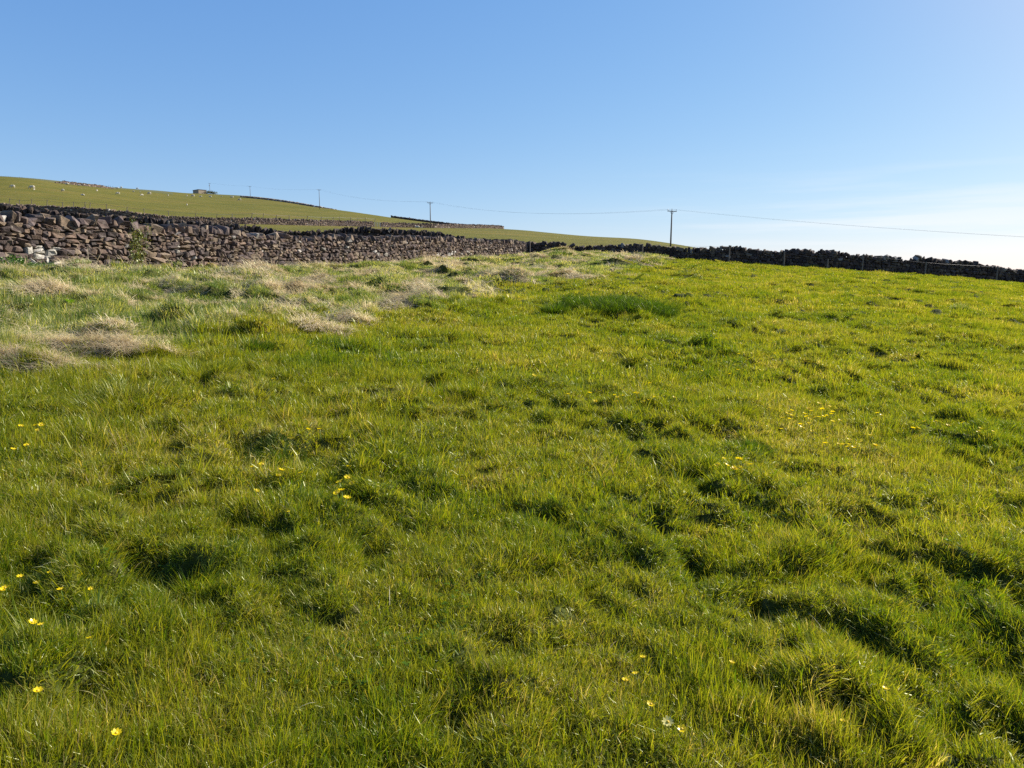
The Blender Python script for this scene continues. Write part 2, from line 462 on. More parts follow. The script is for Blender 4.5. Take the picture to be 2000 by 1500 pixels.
def leafy_mat(name, ramp, trans=.5, gloss=.038, rough=.40, world=True, straw=0.0, tip=None):
    """ramp: colours picked per blade by attribute rnd; world noise shifts the pick over the field"""
    m, t, n, l = new_mat(name)
    o = n('ShaderNodeOutputMaterial')
    a = n('ShaderNodeAttribute'); a.attribute_name = 'rnd'
    g = n('ShaderNodeNewGeometry')
    cr = n('ShaderNodeValToRGB')
    while len(cr.color_ramp.elements) < len(ramp): cr.color_ramp.elements.new(.5)
    for e, (pos, c) in zip(cr.color_ramp.elements, ramp): e.position = pos; e.color = c + (1,)
    fac = a.outputs['Fac']
    if world:
        z = n('ShaderNodeTexNoise'); z.inputs['Scale'].default_value = .55; z.inputs['Detail'].default_value = 5; z.inputs['Roughness'].default_value = .62
        l(g.outputs['Position'], z.inputs['Vector'])
        r = n('ShaderNodeMapRange'); r.inputs['From Min'].default_value = .28; r.inputs['From Max'].default_value = .72
        r.inputs['To Min'].default_value = -.34; r.inputs['To Max'].default_value = .25
        l(z.outputs['Fac'], r.inputs['Value'])
        ad = n('ShaderNodeMath'); ad.operation = 'ADD'; ad.use_clamp = True
        oi = n('ShaderNodeObjectInfo')
        rr_ = n('ShaderNodeMapRange'); rr_.inputs['To Min'].default_value = -.16; rr_.inputs['To Max'].default_value = .16
        l(oi.outputs['Random'], rr_.inputs['Value'])
        ad0 = n('ShaderNodeMath'); ad0.operation = 'ADD'
        l(a.outputs['Fac'], ad0.inputs[0]); l(rr_.outputs[0], ad0.inputs[1])
        l(ad0.outputs[0], ad.inputs[0]); l(r.outputs[0], ad.inputs[1])
        fac = ad.outputs[0]
    l(fac, cr.inputs[0])
    col = cr.outputs[0]
    d = n('ShaderNodeBsdfDiffuse'); tr = n('ShaderNodeBsdfTranslucent'); gl = n('ShaderNodeBsdfGlossy')
    gl.inputs['Roughness'].default_value = rough; gl.inputs['Color'].default_value = (.85, .9, .6, 1)
    l(col, d.inputs['Color'])
    br = n('ShaderNodeMix'); br.data_type = 'RGBA'; br.blend_type = 'MULTIPLY'; br.inputs[0].default_value = 1
    br.inputs[7].default_value = (1.65, 1.6, .45, 1) if straw == 0 else (1.25, 1.2, 1.0, 1)
    l(col, br.inputs[6]); l(br.outputs[2], tr.inputs['Color'])
    m1 = n('ShaderNodeMixShader'); m1.inputs[0].default_value = trans
    l(d.outputs[0], m1.inputs[1]); l(tr.outputs[0], m1.inputs[2])
    m2 = n('ShaderNodeMixShader'); m2.inputs[0].default_value = gloss
    l(m1.outputs[0], m2.inputs[1]); l(gl.outputs[0], m2.inputs[2])
    l(m2.outputs[0], o.inputs['Surface'])
    return m

GREEN = [(0.0, (.060, .110, .008)), (.25, (.136, .174, .008)), (.45, (.205, .212, .016)), (.70, (.235, .235, .026)), (.84, (.29, .235, .06)), (.93, (.34, .25, .12)), (1.0, (.54, .44, .26))]
M_grass = leafy_mat('grass_blades', GREEN)
M_rough = leafy_mat('rough_grass_blades', [(0.0, (.070, .12, .025)), (.28, (.12, .17, .045)), (.46, (.19, .22, .08)), (.60, (.34, .32, .17)), (1.0, (.62, .54, .35))])
M_straw = leafy_mat('straw_blades', [(0.0, (.32, .24, .14)), (.30, (.52, .42, .26)), (.65, (.66, .56, .37)), (1.0, (.74, .66, .48))], trans=.42, gloss=.03, straw=1)
M_tus = leafy_mat('tussock_blades', [(0.0, (.025, .060, .006)), (.5, (.060, .105, .009)), (.85, (.10, .14, .014)), (1.0, (.30, .25, .12))], world=False, gloss=.025)
M_leaf = leafy_mat('broad_leaves', [(0.0, (.06, .13, .012)), (.6, (.10, .19, .018)), (1.0, (.16, .24, .03))], world=False, gloss=.02)
M_dark_leaf = leafy_mat('nettle_leaves', [(0.0, (.02, .06, .015)), (1.0, (.05, .12, .02))], world=False, gloss=.06)
M_ivy = leafy_mat('climbing_leaves', [(0.0, (.06, .07, .02)), (.6, (.11, .12, .035)), (1.0, (.17, .17, .05))], world=False, gloss=.06)
M_bush = leafy_mat('bush_leaves', [(0.0, (.03, .04, .015)), (1.0, (.08, .08, .03))], world=False, gloss=.04)
M_stalk = simple('dry_stalk', (.55, .47, .32), .7)
M_stone = stone_mat('dry_stone', .8)
M_stone_shaded = stone_mat('shaded_dry_stone', .0, .78)  # same stone, shade of sun-averted walls put into a lower colour gain
M_wood = simple('weathered_wood', (.14, .115, .09), .9, .35, 20, bump=.4)
M_pole = simple('pole_wood', (.11, .09, .075), .8, .25, 6)
M_metal = simple('galvanised_steel', (.32, .33, .34), .45, .15, 10, .7)
M_ceramic = simple('insulator_ceramic', (.18, .10, .07), .3, .1)
M_wire = simple('wire_metal', (.10, .10, .11), .5, .1, 5, .5)
M_wool = simple('sheep_wool', (.46, .42, .33), .95, .18, 9, bump=.5)
M_face = simple('sheep_face', (.35, .30, .25), .9, .2, 9)
M_barn = simple('barn_stone', (.30, .24, .17), .9, .3, 3, bump=.3)
M_roof = simple('barn_roof', (.10, .095, .10), .8, .2, 2)
M_void = simple('dark_timber', (.03, .028, .027), .8, .2, 2)
M_petal = None

def petal_mat(name, c):
    m, t, n, l = new_mat(name)
    o = n('ShaderNodeOutputMaterial'); d = n('ShaderNodeBsdfDiffuse'); tr = n('ShaderNodeBsdfTranslucent'); gl = n('ShaderNodeBsdfGlossy')
    z = n('ShaderNodeTexNoise'); z.inputs['Scale'].default_value = 150
    cr = n('ShaderNodeValToRGB'); cr.color_ramp.elements[0].color = tuple(v * .85 for v in c) + (1,); cr.color_ramp.elements[1].color = c + (1,)
    l(z.outputs['Fac'], cr.inputs[0])
    for s in (d, tr): l(cr.outputs[0], s.inputs['Color'])
    gl.inputs['Roughness'].default_value = .35
    m1 = n('ShaderNodeMixShader'); m1.inputs[0].default_value = .45
    l(d.outputs[0], m1.inputs[1]); l(tr.outputs[0], m1.inputs[2])
    m2 = n('ShaderNodeMixShader'); m2.inputs[0].default_value = .03
    l(m1.outputs[0], m2.inputs[1]); l(gl.outputs[0], m2.inputs[2]); l(m2.outputs[0], o.inputs['Surface'])
    return m
M_petal = petal_mat('yellow_petal', (.88, .68, .008))
M_pale_petal = petal_mat('pale_petal', (.80, .72, .25))
M_stem = simple('flower_stem', (.08, .14, .02), .7)

# ground: near field soil and thatch with gap shade painted in, far pasture
def ground_mat():
    m, t, n, l = new_mat('pasture')
    o = n('ShaderNodeOutputMaterial'); p = n('ShaderNodeBsdfPrincipled'); p.inputs['Roughness'].default_value = .95
    p.inputs['Specular IOR Level'].default_value = .1
    g = n('ShaderNodeNewGeometry')
    far = n('ShaderNodeAttribute'); far.attribute_name = 'far'
    moor = n('ShaderNodeAttribute'); moor.attribute_name = 'moor'
    def noise(sc, det=5, ro=.6, stretch=None):
        z = n('ShaderNodeTexNoise'); z.inputs['Scale'].default_value = sc; z.inputs['Detail'].default_value = det; z.inputs['Roughness'].default_value = ro
        if stretch:
            mp = n('ShaderNodeMapping'); mp.inputs['Scale'].default_value = stretch; mp.inputs['Rotation'].default_value = (0, 0, R(-12))
            l(g.outputs['Position'], mp.inputs[0]); l(mp.outputs[0], z.inputs['Vector'])
        else: l(g.outputs['Position'], z.inputs['Vector'])
        return z.outputs['Fac']
    def ramp(f, els):
        c = n('ShaderNodeValToRGB')
        while len(c.color_ramp.elements) < len(els): c.color_ramp.elements.new(.5)
        for e, (q, k) in zip(c.color_ramp.elements, els): e.position = q; e.color = k + (1,)
        l(f, c.inputs[0]); return c.outputs[0]
    def mix(f, a, b, mode='MIX'):
        x = n('ShaderNodeMix'); x.data_type = 'RGBA'; x.blend_type = mode
        if isinstance(f, float): x.inputs[0].default_value = f
        else: l(f, x.inputs[0])
        l(a, x.inputs[6])
        if isinstance(b, tuple): x.inputs[7].default_value = b + (1,)
        else: l(b, x.inputs[7])
        return x.outputs[2]
    shaded_soil = ramp(noise(14, 6, .7), [(.3, (.018, .026, .005)), (.5, (.045, .055, .010)), (.7, (.085, .080, .025))])  # soil tone lowered so gaps between blades read as shade
    pas = ramp(noise(.035, 7, .65), [(.3, (.092, .094, .014)), (.5, (.118, .110, .019)), (.7, (.148, .118, .028))])
    st = ramp(noise(.05, 8, .75, (1, 9, 1)), [(.40, (.58, .60, .55)), (.47, (1, 1, 1)), (.62, (1.12, 1.02, .9))])
    pas = mix(1.0, pas, st, 'MULTIPLY')
    sp = ramp(noise(.40, 4, .75), [(.31, (.35, .38, .32)), (.37, (1, 1, 1))])
    pas = mix(1.0, pas, sp, 'MULTIPLY')
    fine = ramp(noise(2.2, 6, .8), [(.3, (.72, .75, .7)), (.7, (1.2, 1.2, 1.15))])
    pas = mix(1.0, pas, fine, 'MULTIPLY')
    mo = ramp(noise(.03, 6, .7), [(.35, (.07, .085, .03)), (.65, (.13, .12, .05))])
    pas = mix(moor.outputs['Fac'], pas, mo)
    c = mix(far.outputs['Fac'], shaded_soil, pas)
    l(c, p.inputs['Base Color'])
    b = n('ShaderNodeBump'); b.inputs['Strength'].default_value = .7; b.inputs['Distance'].default_value = .25
    l(noise(1.6, 6, .75), b.inputs['Height']); l(b.outputs[0], p.inputs['Normal'])
    l(p.outputs[0], o.inputs['Surface'])
    return m

# ------------------------------------------------------------------ ground sheet (one disc out to the horizon)
APX, APY = 0.0, -4.0
th_f = np.linspace(R(-47), R(47), 860)
th_b = np.linspace(R(47), R(313), 60)[1:-1]
TH = np.concatenate([th_f, th_b])
RR = np.concatenate([[0.5, 2.0, 3.5], np.exp(np.linspace(math.log(5.0), math.log(72), 860)), np.exp(np.linspace(math.log(73), math.log(6500), 260))])
TT, RG = np.meshgrid(TH, RR, indexing='ij')
GX = APX + RG * np.sin(TT); GY = APY + RG * np.cos(TT)
GZ = H(GX.ravel(), GY.ravel()).reshape(GX.shape)
nT, nR = GX.shape
V = np.stack([GX, GY, GZ], -1).reshape(-1, 3)
I = (np.arange(nT)[:, None] * nR + np.arange(nR - 1)[None, :]).ravel()
J = ((np.arange(nT)[:, None] + 1) % nT * nR + np.arange(nR - 1)[None, :]).ravel()
Q = np.stack([I, I + 1, J + 1, J], 1)
V = np.vstack([V, [[APX, APY, PB * APY]]])
T = np.stack([np.full(nT, len(V) - 1), np.arange(nT) * nR, ((np.arange(nT) + 1) % nT) * nR], 1)
xf, yf = V[:, 0], V[:, 1]
far = sstep(50, 66, yf) * (np.hypot(xf, yf) > 30)
# beyond the left walls it is pasture too
lw = -13.8 + 15.1 * (yf - 19.3) / 44.7
far = np.maximum(far, sstep(0.3, 1.2, lw - xf) * (yf > 10))
uu = xf / np.maximum(yf, 1)
moor = sstep(345, 372, yf - 60 * sstep(-.62, -.5, uu)) * (uu < -.46) + sstep(505, 560, yf) * (uu > -.46) * (uu < -.2) * sstep(-.42, -.36, uu)
ground_o = mesh_np('ground', V, [Q[:, ::-1], T[:, ::-1]], ground_mat(), smooth=True, attrs={'far': far, 'moor': np.clip(moor, 0, 1)})
tag(ground_o, 'sloping green pasture rising to a hillside on the left', None, None, 'structure')

# ------------------------------------------------------------------ dry stone walls
def stone_template():
    V = []; idx = {}
    for cx in (-1, 1):
        for cy in (-1, 1):
            for cz in (-1, 1):
                for a in range(3):
                    idx[(cx, cy, cz, a)] = len(V); V.append((cx, cy, cz, a))
    Q = []; T = []
    ctr = {}
    def pos(v, c=.2):
        cx, cy, cz, a = v; p = [cx * (1 - c), cy * (1 - c), cz * (1 - c)]; p[a] = (cx, cy, cz)[a]; return np.array(p)
    def fix(f):
        P = [pos(V[i]) for i in f]; nrm = np.cross(P[1] - P[0], P[2] - P[1]); 
        return f if np.dot(nrm, sum(P)) > 0 else f[::-1]
    for a in range(3):
        b, c = [k for k in range(3) if k != a]
        for s in (-1, 1):
            f = []
            for (sb, sc) in ((-1, -1), (1, -1), (1, 1), (-1, 1)):
                k = [0, 0, 0]; k[a] = s; k[b] = sb; k[c] = sc; f.append(idx[tuple(k) + (a,)])
            Q.append(fix(f))
        for sb in (-1, 1):          # edge along axis a
            for sc in (-1, 1):
                f = []
                for (s, ax) in ((-1, b), (1, b), (1, c), (-1, c)):
                    k = [0, 0, 0]; k[a] = s; k[b] = sb; k[c] = sc; f.append(idx[tuple(k) + (ax,)])
                Q.append(fix(f))
    for cx in (-1, 1):
        for cy in (-1, 1):
            for cz in (-1, 1): T.append(fix([idx[(cx, cy, cz, a)] for a in range(3)]))
    return V, np.array(Q), np.array(T)
SV, SQ, ST = stone_template()
SVa = np.array(SV)

def stones(C, D, E, jit, rg):
    """C (n,3) centres in wall frame (s, out, up); D (n,3) sizes; E (n,3) small rotations -> verts (n*24,3)"""
    n = len(C)
    corner = SVa[:, :3].astype(float)                       # 24,3
    axis = SVa[:, 3].astype(int)
    ch = rg.uniform(.08, .40, (n, 1, 1))
    loc = np.repeat((corner * 1.0)[None], n, 0) * (1 - ch)
    ar = np.arange(24)
    loc[:, ar, axis] = corner[ar, axis]
    # corner jitter shared by the three vertices of a corner
    ci = ((corner[:, 0] > 0) * 4 + (corner[:, 1] > 0) * 2 + (corner[:, 2] > 0)).astype(int)
    J = rg.uniform(-jit, jit, (n, 8, 3))
    loc += J[:, ci, :]
    loc *= D[:, None, :] / 2
    cx, sx = np.cos(E[:, 0]), np.sin(E[:, 0]); cy, sy = np.cos(E[:, 1]), np.sin(E[:, 1]); cz, sz = np.cos(E[:, 2]), np.sin(E[:, 2])
    x, y, z = loc[..., 0], loc[..., 1], loc[..., 2]
    x, z = x * cy[:, None] + z * sy[:, None], -x * sy[:, None] + z * cy[:, None]      # about the outward axis
    y, z = y * cx[:, None] - z * sx[:, None], y * sx[:, None] + z * cx[:, None]
    x, y = x * cz[:, None] - y * sz[:, None], x * sz[:, None] + y * cz[:, None]
    return np.stack([x, y, z], -1) + C[:, None, :]

PAL = np.array([(.135, .092, .070), (.112, .080, .068), (.155, .108, .078), (.092, .068, .060), (.185, .136, .094), (.125, .096, .088), (.215, .165, .118), (.068, .052, .047)])
def colours(n, rg, white=None):
    c = PAL[rg.integers(0, len(PAL), n)] * rg.uniform(.62, 1.12, (n, 1))
    pale = rg.random(n) < .022
    c[pale] = np.array([.34, .31, .27]) * rg.uniform(.7, 1.2, (pale.sum(), 1))
    if white is not None: c[white] = np.array([.42, .39, .34]) * rg.uniform(.75, 1.1, (white.sum(), 1))
    return c

def build_wall(name, label, cat, pts, th=.5, sw=.25, sh=.12, cope=.26, seed=1, group=None, mat=None, white=None, lumpy=0.0, back=True, cvar=1.0, tone=1.0, cope_w=(.10, .2)):
    """pts: list of (X, Y, ztop_y_pixel or None) ; each point (X,Y,zb,zt)"""
    rg = np.random.default_rng(seed)
    P = np.array([(p[0], p[1]) for p in pts], float)
    ZB = np.array([p[2] for p in pts]); ZT = np.array([p[3] for p in pts])
    seg = np.hypot(*np.diff(P, axis=0).T); SS = np.concatenate([[0], np.cumsum(seg)]); Ltot = SS[-1]
    def fx(s): return np.interp(s, SS, P[:, 0])
    def fy(s): return np.interp(s, SS, P[:, 1])
    def zb(s): return np.interp(s, SS, ZB)
    def zt(s): return np.interp(s, SS, ZT)
    def tang(s):
        e = .4
        tx = fx(np.minimum(s + e, Ltot)) - fx(np.maximum(s - e, 0)); ty = fy(np.minimum(s + e, Ltot)) - fy(np.maximum(s - e, 0))
        n = np.hypot(tx, ty); return tx / n, ty / n
    Cs, Ds, Es, Js, Wh = [], [], [], [], []
    body_h = lambda s: zt(s) - zb(s) - cope
    Hmax = float(np.max(zt(np.linspace(0, Ltot, 200)) - zb(np.linspace(0, Ltot, 200)))) - cope + .1
    sides = (1, -1) if back else (1,)
    for side in sides:
        v = -.25
        while v < Hmax:
            h = sh * rg.uniform(.75, 1.4)
            if v < .35: h *= 1.35
            s = rg.uniform(-.1, 0)
            while s < Ltot:
                wd = sw * float(rg.choice([.55, .75, 1.0, 1.2, 1.6], p=[.18, .27, .27, .18, .10])) * rg.uniform(.85, 1.15)
                if v < .35: wd *= 1.2
                sc = s + wd / 2
                wob = .05 * math.sin(sc * 1.7 + seed) + .04 * math.sin(sc * .63 + 2 * seed)
                vc = v + h / 2 + wob * min(1, max(0, v) / .5)
                bh = float(body_h(np.array([sc]))[0])
                if vc < bh:
                    k = 1
                    if rg.random() < .12 and h > sh * .9: k = 2     # two thin stones in place of one
                    for q in range(k):
                        hh = h / k
                        t = th / 2 * (1 + .18 * (1 - max(0, vc) / max(bh, .3)))
                        Cs.append((sc, side * (t - .14 + rg.normal(0, .03)), vc - h / 2 + hh * (q + .5)))
                        Ds.append((wd * rg.uniform(.90, 1.0), .30, hh * rg.uniform(.86, .99)))
                        Es.append((rg.normal(0, .15), rg.normal(0, .12 + lumpy), rg.normal(0, .17)))
                        Js.append(side)
                s += wd
            v += h
    nb = len(Cs)
    # coping: stones set on edge across the wall
    s = 0.0
    K = 0
    while s < Ltot:
        wd = rg.uniform(*cope_w)
        big = rg.random() < .10 + lumpy
        if big: wd *= rg.uniform(1.6, 2.6)
        sc = s + wd / 2
        hh = cope * (1.07 + rg.uniform(-.37, .38) * cvar) * (.9 if big else 1)
        Cs.append((sc, rg.normal(0, .03), float(body_h(np.array([sc]))[0]) + hh * .40 + rg.normal(0, .02)))
        Ds.append((wd, th * rg.uniform(.8, 1.1), hh))
        Es.append((rg.normal(0, .16), rg.normal(.12, .34), rg.normal(0, .3)))
        s += wd * rg.uniform(.85, 1.15)
    C = np.array(Cs); D = np.array(Ds); E = np.array(Es)
    jit = .34
    def to_world(Vl):
        s = Vl[..., 0]; sc = np.clip(s, 0, Ltot)
        tx, ty = tang(sc)
        ex = s - sc
        X = fx(sc) + tx * ex + ty * Vl[..., 1]; Y = fy(sc) + ty * ex - tx * Vl[..., 1]
        return np.stack([X, Y, zb(sc) + Vl[..., 2]], -1)
    mid = to_world(np.array([[Ltot / 2, 0, 0]]))[0]
    root = empty(name, tuple(mid), label, cat, group)
    wh = None
    if white is not None:
        CW = to_world(C)
        wh = white(CW, C)
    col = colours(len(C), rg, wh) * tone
    def emit(nm, sl):
        Vl = stones(C[sl], D[sl], E[sl], jit, rg)
        n = len(Vl)
        W = to_world(Vl).reshape(-1, 3)
        off = (np.arange(n) * 24)[:, None, None]
        return mesh_np(nm, W, [(SQ[None] + off).reshape(-1, 4), (ST[None] + off).reshape(-1, 3)], mat or M_stone, root, col=np.repeat(col[sl], 24, 0))
    emit('stonework', slice(0, nb))
    emit('coping', slice(nb, len(C)))
    # rubble core
    sc = np.linspace(0, Ltot, max(8, int(Ltot / .8)))
    hb = body_h(sc)
    ring = []
    for (o, v) in ((-th / 2 + .13, None), (-th / 2 + .13, 1), (th / 2 - .13, 1), (th / 2 - .13, None)):
        hh = np.full_like(sc, -.4) if v is None else hb - .02
        ring.append(to_world(np.stack([sc, np.full_like(sc, o), hh], -1)))
    ring = np.array(ring); m = len(sc)
    Vc = ring.transpose(1, 0, 2).reshape(-1, 3); Qc = []
    for i in range(m - 1):
        for k in range(4): Qc.append((i * 4 + k, (i + 1) * 4 + k, (i + 1) * 4 + (k + 1) % 4, i * 4 + (k + 1) % 4))
    Qc.append((0, 1, 2, 3)); e = (m - 1) * 4; Qc.append((e + 3, e + 2, e + 1, e))
    mesh_np('rubble_core', Vc, [np.array(Qc)], M_core, root)
    return root
M_core = simple('wall_core', (.06, .048, .04), .95, .3, 12, bump=.5)

def wall_pts(rows, dfun, sink=.0, dy=0.0):
    """rows: (px, ytop) ; dfun(px) -> depth ; base from the ground"""
    res = []
    for (px, yt) in rows:
        d = dfun(px)
        p = at(px, yt + dy, d)
        res.append((p.x, p.y, hmacro(p.x, p.y) - sink, p.z))
    return res

# near, sunlit wall on the left
def near_depth(px):
    u = ray(px, 480)[0]
    t = (13.8 + u * 19.3) / (15.1 - u * 44.7)
    return 19.3 + 44.7 * t
NT = [(-700, 392), (-300, 400), (-60, 411), (0, 414), (40, 417), (75, 416), (110, 420), (150, 422), (200, 423), (232, 426), (250, 434), (285, 437), (320, 438), (350, 438), (400, 441), (420, 440), (440, 444), (480, 453),
      (500, 452), (530, 456), (560, 452), (585, 458), (610, 459), (650, 457), (700, 459), (750, 460), (800, 459), (850, 460), (880, 462), (905, 464), (960, 466), (1000, 467), (1027, 471)]
def white_near(CW, C):
    # whitewashed patch low down near the left edge, a few scattered pale ones
    u = CW[:, 0] / CW[:, 1]
    px = u * F * 1.0106 + CX
    r = np.random.default_rng(4).random(len(C))
    return (((px > 55) & (px < 112) & (C[:, 2] < .58) & (r < .75)) | ((px > 725) & (px < 745) & (C[:, 2] < .8) & (C[:, 2] > .15) & (r < .10)) | ((px > 860) & (px < 890) & (C[:, 2] < .3) & (r < .15))) & (C[:, 1] > 0)
near_wall = build_wall('dry_stone_wall', 'sunlit brown dry stone wall running up the left side of the field', 'stone wall',
                       wall_pts(NT, near_depth, dy=3.0), th=.55, sw=.225, sh=.112, cope=.24, seed=3, white=white_near, lumpy=.06)

# wall behind it, facing away from the sun; stone tone lowered as shade
DA, DB = (-28.5, 40.0), (-3.7, 50.3)
def dark_depth(px):
    u = ray(px, 440)[0]
    k = (DB[0] - DA[0]) / (DB[1] - DA[1])
    # X = DA0 + k (Y-DA1) = uY
    return (DA[0] - k * DA[1]) / (u - k)
DT = [(-260, 385), (-100, 394), (0, 402), (40, 406), (75, 411), (110, 414), (150, 418), (200, 421), (250, 424), (300, 429), (350, 432), (400, 436), (450, 439), (500, 444), (530, 450), (560, 453), (590, 454), (620, 453),
      (645, 450), (680, 446), (740, 446), (780, 448), (810, 452), (850, 455), (880, 460), (905, 464)]
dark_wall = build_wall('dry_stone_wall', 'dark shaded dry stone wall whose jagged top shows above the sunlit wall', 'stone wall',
                       wall_pts(DT, dark_depth, dy=-2.0), th=.5, sw=.26, sh=.13, cope=.34, seed=8, mat=M_stone_shaded, tone=.55, lumpy=.02, cope_w=(.09, .18), cvar=.55)

# wall across the top of the field, backlit, shade put into its colour
def right_depth(px): return float(np.interp(px, [1000, 1031, 1140, 1300, 1500, 1600, 1800, 2000, 2600, 3400], [64.5, 63.5, 62, 60.5, 57.5, 56.5, 56, 57, 57, 50]))
RT = [(1029, 471), (1060, 473), (1090, 474), (1115, 478), (1135, 481), (1165, 481), (1200, 478), (1240, 477), (1280, 479), (1310, 482), (1330, 483), (1350, 486), (1380, 485), (1405, 482), (1420, 480), (1445, 482), (1470, 488), (1500, 490), (1520, 490),
      (1545, 486), (1580, 487), (1592, 492), (1600, 488), (1638, 491), (1660, 496), (1675, 498), (1700, 499), (1720, 502), (1740, 501), (1758, 501), (1768, 512), (1776, 507), (1795, 501), (1820, 505), (1850, 508), (1890, 510), (1920, 516), (1960, 524), (2000, 527),
      (2200, 552), (2600, 585), (3200, 620)]
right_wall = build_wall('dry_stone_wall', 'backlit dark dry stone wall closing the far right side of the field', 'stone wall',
                        wall_pts(RT, right_depth), th=.5, sw=.26, sh=.14, cope=.30, seed=21, mat=M_stone_shaded, tone=.8, lumpy=.05, cope_w=(.14, .30), cvar=.8)

# third wall at the foot of the sheep hill, with a gate in it
def d3(px): return float(np.interp(px, [-400, 0, 300, 380, 480, 600, 737, 850, 930, 985], [150, 150, 155, 160, 168, 182, 206, 226, 262, 300]))
def wall3(a, b, hgt=1.45):
    r = []
    for px in np.arange(a, b + .1, 12.0):
        d = d3(px); u = ray(px, 440)[0]
        z = hmacro(u * d, d); r.append((u * d, d, z, z + hgt + .08 * math.sin(px * .13)))
    return r
build_wall('dry_stone_wall', 'distant brown dry stone wall at the foot of the sheep hill, left of the gate', 'stone wall', wall3(-220, 731), th=.55, sw=.40, sh=.22, cope=.42, seed=31, cope_w=(.2, .36), back=False, tone=1.05)
build_wall('dry_stone_wall', 'low distant dry stone wall right of the gate, behind the fourth pole', 'stone wall', wall3(743, 985, 1.3), th=.55, sw=.5, sh=.25, cope=.42, seed=33, cope_w=(.22, .4), back=False, tone=.95)

def far_wall(name, label, rows, dfun, hgt, seed, tone=1.0, mat=None, sw=.8, taper=0):
    r = []
    for (px, yb) in rows:
        d = dfun(px); p = at(px, yb, d); z = hmacro(p.x, p.y)
        q = (px - rows[0][0]) / (rows[-1][0] - rows[0][0]); e = (min(1, (1 - q) / .3) if taper else 1) * (min(1, .3 + q / .2) if taper > 1 else 1)
        r.append((p.x, p.y, z - .3, z + hgt * e + (e - 1) * .3))
    return build_wall(name, label, 'stone wall', r, th=.7, sw=sw, sh=.35, cope=.45, seed=seed, back=False, tone=tone, mat=mat, cope_w=(.35, .6), lumpy=.04)
r4 = [(x, np.interp(x, [764, 800, 850, 900, 930, 985], [420, 426, 434, 440, 442, 446])) for x in range(764, 980, 16)]
far_wall('dry_stone_wall', 'thin dark stone wall along the shoulder of the hill beside the fourth pole', r4, lambda x: float(np.interp(x, [764, 850, 930, 985], [398, 368, 330, 305])), 1.3, 41, .75, M_stone_shaded, taper=1)
r5 = [(x, 0) for x in range(470, 700, 16)]
r5 = [(x, float(np.interp(x, [470, 500, 545, 570, 620, 660, 700], [384, 386.5, 391.5, 395, 400, 406, 412]))) for x, _ in r5]
far_wall('dry_stone_wall', 'reddish brown stone wall on the far skyline beneath the second and third poles', r5, lambda x: float(np.interp(x, [470, 520, 600, 700], [525, 500, 450, 420])), 1.1, 43, 2.0, taper=1)  # stone tone raised to look sunlit, the face itself is turned from the sun
r6 = [(x, 360) for x in range(108, 238, 9)]
far_wall('tumbled_stone_wall', 'collapsed heap of reddish stones below the skyline fence on the left hilltop', r6, lambda x: float(np.interp(x, [108, 235], [352, 398])), 1.3, 47, .95, sw=1.1, taper=2)

# ------------------------------------------------------------------ fences
def post_mesh(mb, p, h, r, lean=(0, 0)):
    b = np.array([p[0], p[1], p[2] - .15])
    t = b + np.array([lean[0] * h, lean[1] * h, h + .15])
    mb.tube([b, (b + t) / 2, t], [r, r * .97, r * .92], 7)
    return t
rf = random.Random(5)
def wire_fence(name, label, posts, hs, radius, wires, cat='fence', wr=.012):
    """posts: list of (x,y,z,lean) ; wires: fractions of the post height"""
    c = posts[len(posts) // 2]
    root = empty(name, (c[0], c[1], c[2]), label, cat)
    tops = []
    for (x, y, z, ln), h in zip(posts, hs):
        mb = MB(); t = post_mesh(mb, (x, y, z), h, radius, ln); mb.build('post', M_wood, root); tops.append((np.array([x, y, z]), t))
    for f in wires:
        mb = MB()
        pts = []
        for i in range(len(tops) - 1):
            a = tops[i][0] * (1 - f) + tops[i][1] * f; b = tops[i + 1][0] * (1 - f) + tops[i + 1][1] * f
            for k in range(5):
                q = k / 5; p = a * (1 - q) + b * q; p[2] -= .10 * q * (1 - q) * 4 * wr / .012 * .5
                pts.append(p)
        pts.append(tops[-1][0] * (1 - f) + tops[-1][1] * f)
        mb.tube(pts, wr, 4); mb.build('wire', M_wire, root)
    return root
# posts standing in front of the right wall
pp = []; hh = []
for (px, yt, yb) in [(1035, 470, 497), (1255, 477, 502), (1425, 479, 512), (1533, 492, 520), (1617, 505, 525), (1686, 496, 527), (1809, 511, 535), (1949, 519, 545), (2090, 535, 560), (2260, 550, 575)]:
    d = right_depth(px) - 1.3
    p = at(px, yt, d); g = ground(p.x, p.y)
    pp.append((p.x, p.y, g, (rf.uniform(-.03, .03), rf.uniform(-.03, .03)))); hh.append(max(.8, p.z - g))
wire_fence('wire_fence', 'sparse wooden post and wire fence standing in front of the backlit right wall', pp, hh, .05, (.93,), wr=.005)
# leaning stakes along the third wall
pp = []; hh = []
for px in [19, 40, 65, 93, 123, 145, 168, 176, 208, 249, 284, 332, 378, 420, 455, 489, 512, 537, 564, 597, 625, 648, 664, 682, 700, 712, 730]:
    d = d3(px) + 1.2; u = ray(px, 440)[0]
    x, y = u * d, d
    pp.append((x, y, hmacro(x, y), (rf.choice([-.05, .12, .2, .28]), rf.uniform(-.1, .1)))); hh.append(rf.uniform(2.2, 2.6))
wire_fence('wire_fence', 'row of thin leaning stakes rising behind the distant wall at the hill foot', pp, hh, .07, (.95,), wr=.02)
pp = []; hh = []
px = -14.0
while px < 220:
    d = float(np.interp(px, [-14, 0, 235], [448, 450, 470])); u = ray(px, 350)[0]
    pp.append((u * d, d, hmacro(u * d, d), (rf.uniform(-.04, .04), 0))); hh.append(rf.uniform(1.25, 1.5)); px += 4.4
wire_fence('wire_fence', 'long post and wire fence on the skyline at the top left', pp, hh, .085, (.9,), wr=.02)

